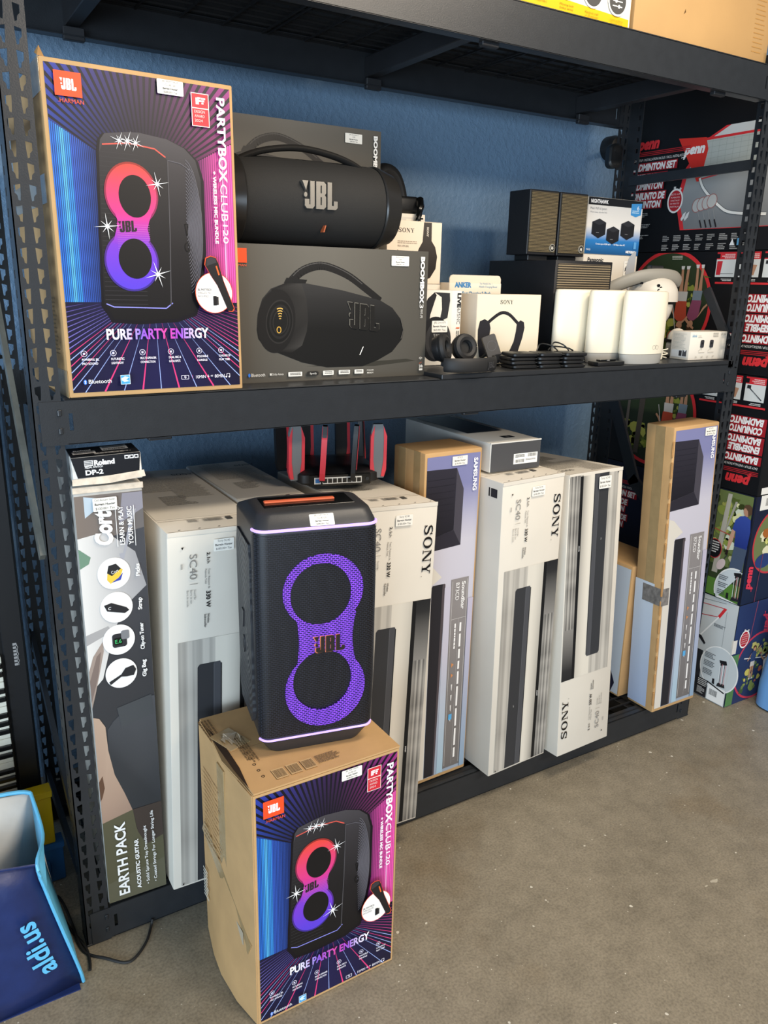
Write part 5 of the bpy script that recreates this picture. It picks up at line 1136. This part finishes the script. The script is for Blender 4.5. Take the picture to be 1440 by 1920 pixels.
def diagram_face(c, D_, H):
    """u from the rear (0) to the front, v up; net, pole and rackets on grey"""
    c.rect(.001, .001, D_ - .001, H - .001, '#17181b'); X = lambda Y: PY1 - Y
    c.poly([(X(.309), .432), (X(.40), .390), (X(.47), .30), (X(.495), .18), (X(.462), .079), (X(.12), .079), (X(-.03), .079), (X(-.03), .432)], RD)
    c.poly([(X(.290), .432), (X(.385), .388), (X(.452), .30), (X(.476), .18), (X(.444), .081), (X(-.03), .081), (X(-.03), .432)], lambda x, y: mix('#77797b', '#b9bbba', (y - .08) / .33))
    c.poly([(X(.39), .385), (X(.29), .431), (X(-.03), .431), (X(-.03), .400)], '#d3d4d1'); c.poly([(X(.514), .412), (X(.385), .400), (X(-.03), .404), (X(-.03), .396), (X(.385), .391)], RD)
    c.poly([(X(.39), .391), (X(-.03), .396), (X(-.03), .308), (X(.392), .262)], '#b7bbb4'); c.layer()
    for k in range(14): c.line((X(.39 - .03 * k), .391), (X(.39 - .03 * k), .265 + .003 * k), .0007, '#8f948c', new=False)
    for k in range(6): c.line((X(.39), .385 - k * .02), (X(-.03), .390 - k * .013), .0007, '#8f948c', new=False)
    c.line((X(.392), .258), (X(-.03), .318), .004, RD)
    c.poly([(X(.516), .412), (X(.39), .402), (X(.376), .36), (X(.395), .252), (X(.410), .250)], '#d8372f'); penn(c, X(.482), .352, .034, .088, '#f4f0ec')
    pl = smooth_path([(X(.398), .262, 0), (X(.372), .220, 0), (X(.300), .160, 0), (X(.24), .132, 0), (X(.10), .120, 0)], 5); c.path([p[:2] for p in pl], .0125, '#3a3a3c'); c.path([p[:2] for p in pl], .0095, '#eceae4')
    for k in range(4): cx = X(.395 - k * .022); c.ring(ell(cx, .165 + k * .004, .022, .026, 24, rot=-.3), ell(cx, .165 + k * .004, .019, .023, 24, rot=-.3), '#a3706c'); c.poly(ell(cx, .165 + k * .004, .019, .023, 20, rot=-.3), '#b9b9b6'); c.line((cx + .008, .142 + k * .003), (cx + .024, .100 + k * .002), .0022, '#9a9a98'); c.line((cx + .020, .112), (cx + .032, .084), .0055, '#2a2628')
    for cx in (X(.452), X(.436)): c.poly([(cx, .138), (cx + .012, .146), (cx + .007, .124), (cx - .006, .112), (cx - .010, .120)], '#e4e2de')
    badge(c, X(.498), .188, .040)
    titles(c, X(.738), .320)
    for r in range(2):
        for k in range(8): c.micro(X(.535 - k * .052), .060 - r * .034, .036, .024, 4, '#aaa8a5', fill=.5, ragged=.5, seed=k + r * 9)
    for k in range(3): c.micro(X(.72), .150 - k * .042, .115, .018, 3, '#c2c0bd', fill=.4, seed=k + 30)
    c.poly([(X(.225), .018), (X(.205), .018), (X(.215), .042)], '#f0f0f0'); c.rect(X(.195), .018, X(.175), .042, '#5f9fc8')
def photo_face(c, D_, H, seed=1):
    """upright: titles at the rear, players in a red ringed circle, small picture boxes"""
    c.rect(.001, .001, D_ - .001, H - .001, '#17181b')
def kid(c, T, shirt, skin='#b98a6c', s=1.0, short='#c9c4bd'):
    """standing child, T maps local metres to the face"""
    P = lambda pts, col: c.poly([T(x * s, y * s) for x, y in pts], col)
    P([(-.020, .0), (-.008, .0), (-.004, .055), (.000, .105), (-.022, .105), (-.018, .05)], skin); P([(.010, .0), (.022, .0), (.020, .055), (.022, .105), (.002, .105), (.006, .05)], skin)
    P([(-.026, .098), (.026, .098), (.024, .145), (-.024, .145)], short); P([(-.028, .138), (.026, .138), (.032, .205), (.012, .222), (-.014, .222), (-.034, .205)], shirt)
    P([(-.034, .205), (-.028, .212), (-.046, .165), (-.062, .150), (-.068, .157), (-.054, .172)], skin); P([(.030, .205), (.024, .214), (.052, .240), (.075, .255), (.078, .246), (.056, .226)], skin)
    P(ell(0, .242, .016, .020, 14), skin); P([(-.017, .244), (-.015, .262), (0, .268), (.016, .260), (.017, .246), (.006, .254)], '#4a3526'); P([(-.022, -.008), (-.004, -.008), (-.006, .006), (-.020, .006)], '#d8d5d0'); P([(.006, -.008), (.026, -.008), (.022, .006), (.008, .006)], '#d8d5d0')
def play_face(c, D_, H):
    """turned upside down in the stack; authored upright then flipped: titles at the left, circle at the right"""
    c.rect(.001, .001, D_ - .001, H - .001, '#17181b')
    # after the flip u=0 is the front edge
    titles(c, .010, .150 + .165 - .012)
    c.rect(.022, .110, .305, .117, RD)
    for k, x in enumerate((.032, .128, .226)):
        c.rect(x, .024, x + .082, .092, '#dadcd9'); c.rect(x, .004, x + .082, .030, '#cf3038'); c.micro(x + .006, .026, .060, .018, 3, '#f0c9c6', seed=k); c.rect(x + .068, .010, x + .082, .026, '#17181b')
        if k == 1: c.poly([(x + .01, .05), (x + .06, .046), (x + .05, .080), (x + .02, .085)], '#b98d72')
        elif k == 0: c.line((x + .01, .085), (x + .07, .04), .004, '#3a3c40'); c.line((x + .02, .08), (x + .05, .055), .002, '#8c8e90'); c.rect(x + .058, .034, x + .074, .046, '#2b2c30')
        else: c.poly([(x + .055, .036), (x + .078, .036), (x + .078, .085), (x + .060, .085)], '#c7313a'); c.line((x + .005, .08), (x + .06, .08), .002, '#777')
        c.micro(x + .010, .106, .05, .010, 2, '#d8d6d2', seed=k + 4)
    cx, cy, r = .516, .205, .197
    A = [(x, y) for x, y in ell(cx, cy, r, r * 1.02, 60)]
    def clip(P): return [(min(D_ - .002, x), max(.003, min(H - .003, y))) for x, y in P]
    c.poly(clip([(cx + (x - cx) * 1.07, cy + (y - cy) * 1.07) for x, y in A]), RD); c.poly(clip(A), lambda x, y: '#262f22' if y > .2 else '#34402a')
    c.poly(clip([(x, min(y, .095)) for x, y in A]), lambda x, y: mix('#86a43c', '#4f6a2a', y / .1)); leaves(c, .45, .26, .66, .37, 46, GREEN, 11); leaves(c, .375, .12, .43, .22, 12, GREEN, 5, .005, .014)
    c.poly([(.640, .12), (.652, .12), (.662, .34), (.644, .34)], '#6a625a'); c.poly([(.56, .105), (.59, .102), (.60, .38), (.575, .38)], '#4d463f')
    kid(c, lambda x, y: (.372 + x * .9 + .18 * max(0, y - .12), .055 + y), '#8d4a64', s=.90, short='#7d8a94'); kid(c, lambda x, y: (.440 - x, .060 + y), '#b44a34', s=.90)
    c.line((.455, .30), (.49, .16), .003, '#c9c4be'); c.ring(ell(.470, .325, .020, .026, 20), ell(.470, .325, .017, .023, 20), '#c9473f'); c.micro(.46, .028, .05, .016, 3, '#dcdcc8', fill=.4)
PX, PY0, PY1 = 2.45, -.035, .790
def penn_carton(label, k, h, depth_y0=PY0):
    t = thing('badminton_carton', label, 'box', (PX, depth_y0, sum(PH[:k]) + .0006 * k))
    carton(t, .40, PY1 - depth_y0, h, BLACKC, bev=.002); return t, PY1 - depth_y0
PH = [.444, .438, .437, .437, .600]
# lowest: grey net diagram outside, navy end
t, D_ = penn_carton('lowest badminton carton of the stack, grey net diagram on its side and blue end', 0, PH[0] - .001)
H = PH[0] - .001; X = lambda Y: PY1 - Y
c = Canvas(); c.rect(.001, .001, D_ - .001, H - .001, lambda x, y: mix('#b9bdbc', '#d3d6d4', y / H)); c.rect(.001, .004, X(.092), .20, '#2c2d31')
c.poly([(X(.30), .36), (X(.024), .410), (X(.040), .370), (X(.30), .318)], '#d3d3d0'); c.line((X(.30), .382), (X(.022), .410), .003, '#c23a40'); c.line((X(.30), .318), (X(.045), .366), .003, '#c23a40'); c.poly([(X(.026), .412), (X(.014), .410), (X(.040), .362), (X(.050), .368)], '#d8343a')
c.line((X(.045), .366), (X(.115), .262), .006, '#f2f0ec'); c.line((X(.012), .40), (X(.012), .25), .0012, '#77797b'); c.micro(X(.060), .335, .055, .014, 3, '#55575a', seed=3); c.line((X(.12), .42), (X(.02), .432), .0012, '#4a4c50')
c.poly([(X(.14), .262), (X(.11), .262), (X(.086), .236), (X(.092), .228), (X(.12), .250)], '#26272b')
c.poly(ell(X(.010), .150, .088, .098, 44), '#f3f2ee'); c.poly(ell(X(.010), .150, .083, .093, 44), '#cdd3d4'); c.rect(X(-.030), .03, D_ - .001, .26, '#cdd0ce')
def tower(c, x, y, s):
    c.poly([(x, y), (x + .040 * s, y + .006 * s), (x + .036 * s, y + .022 * s), (x + .004 * s, y + .018 * s)], '#2c2c2f'); c.poly([(x - .002, y + .120 * s), (x + .030 * s, y + .128 * s), (x + .036 * s, y + .112 * s), (x + .006 * s, y + .098 * s)], '#222225')
    for k in range(6): c.line((x + (.006 + .005 * k) * s, y + .016 * s), (x + (.004 + .0055 * k) * s, y + .108 * s), .0020, ('#f2f2f0', '#2d2d30', '#d98a8c')[k % 3])
    c.poly([(x - .022 * s, y + .004 * s), (x - .010 * s, y + .002 * s), (x - .012 * s, y + .028 * s), (x - .022 * s, y + .026 * s)], '#232326')
tower(c, X(.010), .078, .95)
for k in range(3): c.micro(X(.080), .205 - k * .036, .052, .026, 4, '#55585c', fill=.45, seed=k + 3)
c.rect(X(.16), .004, X(.050), .082, '#232428'); c.micro(X(.094), .078, .042, .030, 4, '#d5d4d0', fill=.45); c.micro(X(.094), .044, .036, .030, 6, '#b7b6b3', fill=.6, ragged=.6, seed=5)
c.rect(X(.046), .006, D_ - .002, .076, '#f3f2ee'); c.line((X(.05), .080), (X(-.030), .062), .006, '#26272b'); c.barcode(X(.036), .030, .036, .026, seed=4)
c.build('side_print', face('L', .4, D_, H), t)
c = Canvas(); c.rect(.001, .001, .399, H - .001, '#28355c'); c.line((.118, H), (.100, .25), .004, '#8e4458'); penn(c, .190, .372, .044, .100, '#d8405a', rot=-90)
c.poly(ell(.180, .150, .150, .150, 48), '#c23a50'); c.poly(ell(.180, .150, .141, .141, 48), '#2c3a5e'); leaves(c, .09, .05, .28, .21, 50, ['#8b9a52', '#c9bd62', '#6d7d4c', '#a9a890', '#415a3a', '#b86a52'], 8, .006, .022); leaves(c, .12, .20, .26, .26, 16, ['#b9b36a', '#7c8f4e'], 3, .006, .018); c.rect(.001, .004, .045, .23, '#55804c'); badge(c, .062, .290, .034)
c.line((.08, .20), (.26, .17), .004, '#e4e2de'); kid(c, lambda x, y: (.14 + x, .10 + y), '#33456d', s=.55); kid(c, lambda x, y: (.23 - x, .05 + y), '#e6e4e2', s=.55)
c.build('end_print', face('F', .4, D_, H), t)
for zz in (.155, .235): obj('torn_patch', box(-.0014, D_ - .035, zz, .0, D_ - .012, zz + .07) if False else box(-.0010, -.0010, zz, .022, .008, zz + .060, bev=.0008), WHITEC, t)
# second: player in a garden
t, D_ = penn_carton('second badminton carton from the floor, man with a racket printed on its side', 1, PH[1] - .001)
H = PH[1] - .001; c = Canvas(); c.rect(.001, .001, D_ - .001, H - .001, '#1a1f33'); titles(c, X(.752), .300)
x0, x1 = X(.30), X(-.026); c.rect(x0, .004, x1, H - .004, '#6d7a48'); leaves(c, x0 + .03, .20, x1 - .02, .420, 90, ['#c8c77a', '#8d9a48', '#55622e', '#e6e2a8', '#39431f', '#a4a656', '#d8dcc4'], 21, .008, .026); c.rect(x0, .004, x1, .135, '#5f8a3c'); c.rect(x0, .075, x1, .135, '#39452c'); leaves(c, x0, .13, x1, .20, 26, ['#39431f', '#59652f', '#b9b18a'], 4, .008, .02)
c.poly([(X(.105), .10), (X(.080), .10), (X(.062), .425), (X(.080), .425)], '#b9b3a4'); c.poly([(X(.080), .25), (X(.074), .25), (X(.035), .40), (X(.045), .40)], '#a8a294'); c.line((x0, .300), (x1, .255), .004, '#b8564a')
man = lambda x, y: (X(.002) + x, .150 + y)
P = lambda pts, col: c.poly([man(*p) for p in pts], col)
P([(-.030, -.02), (.026, -.02), (.034, .085), (-.020, .085)], '#4d5a70'); P([(-.022, .078), (.032, .078), (.036, .150), (.030, .195), (.008, .206), (-.014, .200), (-.032, .180), (-.040, .140), (-.024, .136)], lambda x, y: mix('#27377e', '#3a4fa0', (y - .22) / .12)); P([(-.040, .142), (-.026, .136), (-.030, .100), (-.044, .050), (-.052, .052), (-.048, .100)], '#c99a80'); P([(-.056, .034), (-.044, .034), (-.042, .054), (-.052, .056)], '#2b2220'); P(ell(.012, .226, .016, .022, 16), '#b98a70'); P([(-.006, .232), (.0, .248), (.016, .252), (.030, .244), (.032, .218), (.018, .206), (.014, .226), (.004, .236)], '#5d4634')
c.poly(ell(X(.068), .140, .016, .026, 20, rot=-.5), '#d9c4c0'); c.line((X(.058), .165), (X(.045), .185), .004, '#3c3c40')
c.poly(ell(X(.105), .195, .032, .040, 30), '#c23a40'); c.poly(ell(X(.105), .195, .029, .037, 30), '#17181b'); c.micro(X(.125), .225, .040, .050, 5, '#d8d6d2', fill=.5)
c.poly([p for p in ell(X(-.005), .045, .088, .098, 40) if p[1] > .003 and p[0] < D_ - .003] + [(D_ - .003, .003), (X(.07), .003)], '#f3f2ee'); c.poly([p for p in ell(X(-.005), .045, .083, .092, 40) if p[1] > .003 and p[0] < D_ - .003] + [(D_ - .003, .003), (X(.066), .003)], '#d3dadb'); tower(c, X(.004), .010, .95)
for k in range(3): c.micro(X(.066), .100 - k * .030, .044, .022, 3, '#55585c', fill=.45, seed=k + 13)
c.build('side_print', face('L', .4, D_, H), t)
c = Canvas(); c.rect(.001, .001, .399, H - .001, '#1b2138'); c.rect(.028, .380, .12, .438, '#eceae4'); c.barcode(.06, .395, .05, .03); c.poly(ell(.150, .245, .130, .135, 48), '#c23a40'); c.poly(ell(.150, .245, .122, .127, 48), '#6f7a4e'); leaves(c, .06, .17, .25, .33, 50, ['#d2cf7a', '#8b9650', '#a7642e', '#4d5a30', '#e0dcb8'], 17, .008, .026); c.poly(ell(.10, .17, .05, .03, 20), '#2a3d72')
penn(c, .058, .160, .036, .090, '#d8374a', rot=90) if False else penn(c, .042, .062, .036, .092, '#d8374a', rot=90); c.line((.092, .20), (.085, .0), .004, '#7a3a4c'); c.build('end_print', face('F', .4, D_, H), t)
# third and fourth stand on their heads
for k, lab in ((2, 'third badminton carton from the floor, its lettering upside down above the garden player'), (3, 'fourth badminton carton from the floor, children playing upside down behind the headset')):
    t, D_ = penn_carton(lab, k, PH[k] - .001, PY0); H = PH[k] - .001
    c = Canvas(); play_face(c, D_, H); c.build('side_print', face('L', .4, D_, H) @ FLIP(D_, H) @ Matrix(), t)
    c = Canvas(); c.rect(.001, .001, .399, H - .001, '#17181b'); c.rect(.02, .004, .11, .03, '#eceae4'); c.build('end_print', face('F', .4, D_, H), t)
t, D_ = penn_carton('topmost badminton carton of the stack, net and rackets drawn on grey', 4, PH[4]); H = PH[4]
c = Canvas(); diagram_face(c, D_, H); c.build('side_print', face('L', .4, D_, H), t)

# ================================================================== THINGS ON THE TOP SHELF
TOP = 2.2970
obj('deck_or_added_board', box(.06, .006, 2.2932, W - .03, D - .012, 2.2966), BOARD, rack)  # black sheet added to keep the carton undersides dark through the wires
def big(label, x, y, w, d, h, m, yaw=0):
    t = thing('large_carton', label, 'box', (x, y, TOP), yaw); carton(t, w, d, h, m, bev=.004); return t
TANC = mat('tan_card', '#b8925f', .75, 0, .05, 6, .05, 80)
t = big('plain tan carton at the right end of the top shelf', 1.632, .030, .60, .52, .50, TANC); w, d, h = .60, .52, .50
c = Canvas(); c.poly([(.198, .078), (.206, .084), (.204, .092)], '#5f4526'); c.micro(.52, .40, .05, .38, 30, '#b98a4c', fill=.2, seed=5); c.ring(ell(.32, .165, .055, .016, 30), ell(.32, .165, .050, .012, 30), '#d9c4a4'); c.build('front_print', face('F', w, d, h), t)
t = big('yellow and white printed carton on the top shelf', 1.060, .028, .555, .50, .42, WHITEC); w, d, h = .555, .50, .42
c = Canvas(); c.rect(.002, .002, w - .002, h - .002, '#dcd8cc'); c.poly([(.002, .002), (w - .006, .002), (w - .006, .026), (.10, .044), (.002, .050)], '#dcb01c')
for k, x in enumerate((.140, .230, .320, .410, .500)):
    c.poly(ell(x, .078 - k * .004, .036, .036, 30), '#e9e7df'); c.poly(ell(x, .078 - k * .004, .031, .031, 30), '#4d4c4a'); y = .078 - k * .004
    if k == 3: c.text('20', x - .011, y - .008, .016, '#f2f0ea', L=.023, bold=.05)
    elif k == 4:
        for q, dx in ((-.012, .006), (0, -.006), (.012, .004)): c.rect(x - .018, y + q - .0012, x + .018, y + q + .0012, '#f2f0ea'); c.poly(ell(x + dx, y + q, .0045, .0045, 12), '#f2f0ea')
    else: c.ring(ell(x, y, .018, .018, 20), ell(x, y, .013, .013, 20), '#f2f0ea'); c.line((x, y), (x + .010, y + .010), .003, '#f2f0ea')
    for j, s_ in enumerate((('Designed for indoor', 'and outdoor use'), ('Heats to an', 'incredible 500 C'), ('Moving belt', 'bake time'), ('Ready to cook', 'in 20 minutes'), ('Custom profiles to', 'cook a range of meals'))[k]): c.text(s_, x, .028 - k * .0035 - j * .008, .0052, '#8a7320' if j or k > 0 else '#6d6a55', L=(.048, .046)[j], align='c')
c.build('front_print', face('F', w, d, h), t)
obj('lid_flap', box(w - .004, .0, .0, w, .004, h), KRAFT, t)
big('unseen brown carton further left on the top shelf, added to shade the deck', .30, .030, .72, .53, .45, mat('dark_brown_card', '#5d4a35', .8, 0, .1, 8))  # out-of-view carton added to block light falling through the top deck

# ================================================================== LEFT OF THE RACK
t = thing('keyboard', 'black electronic piano keyboard standing on end against the wall, left of the rack', 'keyboard', (-.195, .410, 0.0))
obj('body', box(-.19, -.055, .0, .166, .05, 1.34, bev=.008, seg=2), BLKP, t, True); IV = mat('ivory_plastic', '#e6e1cf', .3)
obj('control_panel', box(.110, -.062, .03, .162, -.054, 1.30, bev=.003), mat('panel_black', '#18191c', .35), t)
for k in range(44): obj('white_key', box(-.185, -.072, .04 + k * .0236, .103, -.056, .0625 + k * .0236, bev=.0012), IV, t) if k < 1 else None
wk = [o for o in t.children if o.name.startswith('white_key')][0]
for k in range(1, 27):
    o = wk.copy(); COL.objects.link(o); o.location = (0, 0, k * .0236)
bk = None
for k in range(26):
    if k % 7 in (2, 6): continue
    if bk is None: bk = obj('black_key', box(.005, -.082, .0565, .103, -.060, .0690, bev=.002), BLKG, t)
    else:
        o = bk.copy(); COL.objects.link(o); o.location = (0, 0, k * .0236)
bm = bmesh.new()
for k in range(7): bx(bm, .134, -.0640, .640 + k * .0095, .143 + .003 * (k % 2), -.0620, .6465 + k * .0095)
bx(bm, .142, -.0640, .64, .1445, -.0620, .70)
o = obj('brand_mark', bm, mat('chrome_mark', '#c9ccd0', .2, .6), t); o['kind'] = 'stuff'
def bin_(label, x, y, z, w, d, h, m):
    t = thing('storage_bin', label, 'bin', (x, y, z)); obj('shell', box(0, 0, 0, w, d, h, bev=.004, seg=2), m, t, True)
    obj('front_panel', box(w * .22, -.010, h * .14, w * .88, .0, h * .62, bev=.006, seg=2), m, t, True); obj('rim', box(-.003, -.006, h - .016, w + .003, d - .004, h + .003, bev=.002), m, t, True); return t
bin_('blue plastic bin on the floor behind the left rack post', -.30, .278, 0, .299, .044, .122, mat('blue_plastic', '#2d6ba8', .4, 0, .05, 5))
bin_('yellow plastic bin stacked on the blue bin', -.345, .276, .1260, .327, .044, .163, mat('yellow_plastic', '#e2bd12', .4, 0, .05, 5))
# shopping bag
t = thing('shopping_bag', 'open navy and light blue reusable shopping bag on the concrete floor', 'bag', (-.20, -.02, 0))
NV = mat('navy_woven_plastic', '#1b2c5e', .42, 0, .12, 25, .25, 40); LB = mat('light_blue_woven', '#5fb4dd', .42, 0, .1, 25, .2, 40); WI = mat('bag_lining', '#cfd0cc', .5, 0, .08, 12, .2, 30)
def sheet(name, rows, m, th=.002, sub=False):
    bm = bmesh.new(); V = [[bm.verts.new(p) for p in r] for r in rows]
    for i in range(len(V) - 1):
        for j in range(len(V[0]) - 1): bm.faces.new((V[i][j], V[i][j + 1], V[i + 1][j + 1], V[i + 1][j]))
    o = obj(name, bm, m, t, True); md = o.modifiers.new('thick', 'SOLIDIFY'); md.thickness = th
    if sub: ms = o.modifiers.new('soft', 'SUBSURF'); ms.levels = 2; ms.render_levels = 2
    return o
def wl(x, y, z): return (x + .20, y + .02, z)
F_ = [[wl(x0, y0, z0) for x0, y0, z0 in r] for r in (
    [(-.52, -.125, .0), (-.38, -.128, .0), (-.25, -.122, .0), (-.14, -.112, .0), (-.030, -.100, .0)],
    [(-.52, -.132, .06), (-.38, -.150, .07), (-.25, -.128, .06), (-.15, -.120, .055), (-.036, -.104, .05)],
    [(-.52, -.125, .19), (-.38, -.128, .19), (-.25, -.108, .18), (-.16, -.112, .18), (-.062, -.104, .17)],
    [(-.53, -.110, .30), (-.38, -.112, .30), (-.25, -.110, .30), (-.17, -.106, .29), (-.085, -.102, .28)],
    [(-.53, -.100, .405), (-.38, -.100, .400), (-.25, -.100, .392), (-.172, -.100, .380), (-.0985, -.100, .365)])]
sheet('front_panel', F_, NV)
G_ = [[wl(*p) for p in r] for r in ([(-.030, -.100, 0), (-.030, -.01, .0), (-.035, .09, .0)], [(-.036, -.104, .05), (-.036, -.01, .06), (-.040, .09, .06)], [(-.062, -.104, .17), (-.062, -.01, .18), (-.060, .09, .18)], [(-.085, -.102, .28), (-.082, -.02, .29), (-.078, .085, .30)], [(-.0985, -.100, .365), (-.074, -.02, .375), (-.080, .082, .425)])]
sheet('side_gusset', G_, LB)
B_ = [[wl(*p) for p in r] for r in ([(-.52, .09, 0), (-.30, .09, 0), (-.035, .09, 0)], [(-.52, .092, .2), (-.30, .092, .2), (-.062, .092, .2)], [(-.53, .085, .455), (-.30, .088, .450), (-.082, .083, .428)])]
sheet('back_panel', B_, WI)
obj('trim', tube(bmesh.new(), smooth_path([wl(*p) for p in ((-.030, -.101, .002), (-.037, -.106, .05), (-.063, -.106, .17), (-.086, -.104, .28), (-.0995, -.102, .366), (-.074, -.02, .378), (-.081, .082, .428))], 5), .0042, 8), LB, t, True)
obj('trim', tube(bmesh.new(), smooth_path([wl(*p) for p in ((-.081, .082, .428), (-.125, .085, .440), (-.30, .089, .452), (-.52, .086, .458))], 5), .005, 8), LB, t, True)
obj('hem', tube(bmesh.new(), [wl(*p) for p in ((-.53, -.101, .405), (-.38, -.101, .400), (-.25, -.101, .392), (-.172, -.101, .380), (-.0985, -.101, .365))], .0028, 6), NV, t, True)
obj('base_sheet', box(*wl(-.52, -.12, .0), *wl(-.040, .09, .003)), NV, t)
c = Canvas(); c.text('aldi.us', 0, 0, .046, '#62b8e2', L=.160, bold=.025)
M = Matrix.Translation(wl(-.084, -.1185, .088)) @ Matrix.Rotation(.03, 4, 'X') @ face('F', 1, 1, 0) @ Matrix.Rotation(radians(104), 4, 'Z'); c.build('lettering', M, t)
# light blue tote at the right edge
t = thing('storage_tote', 'light blue plastic tote on the floor in front of the badminton cartons', 'tote', (2.800, -.290, 0))
TB = mat('light_blue_plastic', '#6fa4dc', .4, 0, .04, 6)
obj('shell', loft([[(x, y, z) for x, y in rrect(a, b, .06, 6)] for z, a, b in ((0, .430, .43), (.008, .452, .45), (.10, .452, .45), (.36, .400, .41), (.40, .392, .40))]), TB, t, True)
obj('rim', loft([[(x, y, z) for x, y in rrect(a, a + .01, .06, 6)] for z, a in ((.385, .402), (.388, .424), (.412, .424), (.415, .402))]), TB, t, True)
# cord
pts = [(-.010, -.078), (-.005, -.047), (-.006, 0), (-.025, .07), (-.039, .139), (-.046, .196), (-.036, .212), (-.027, .165), (-.021, .088), (-.012, -.012), (.032, -.063), (.068, -.098), (.095, -.095), (.131, -.059), (.154, -.016), (.160, -.010)]
pth = [(x, y, .0045 + (.006 if 7 <= i <= 8 else 0)) for i, (x, y) in enumerate(pts)]; pth[-1] = (.161, -.009, .018)
cd = obj('power_cord', tube(bmesh.new(), smooth_path(pth, 6), .0034, 8), RUBBER, None, True); tag(cd, 'thin black power cord curling over the concrete by the left rack post', 'cord')
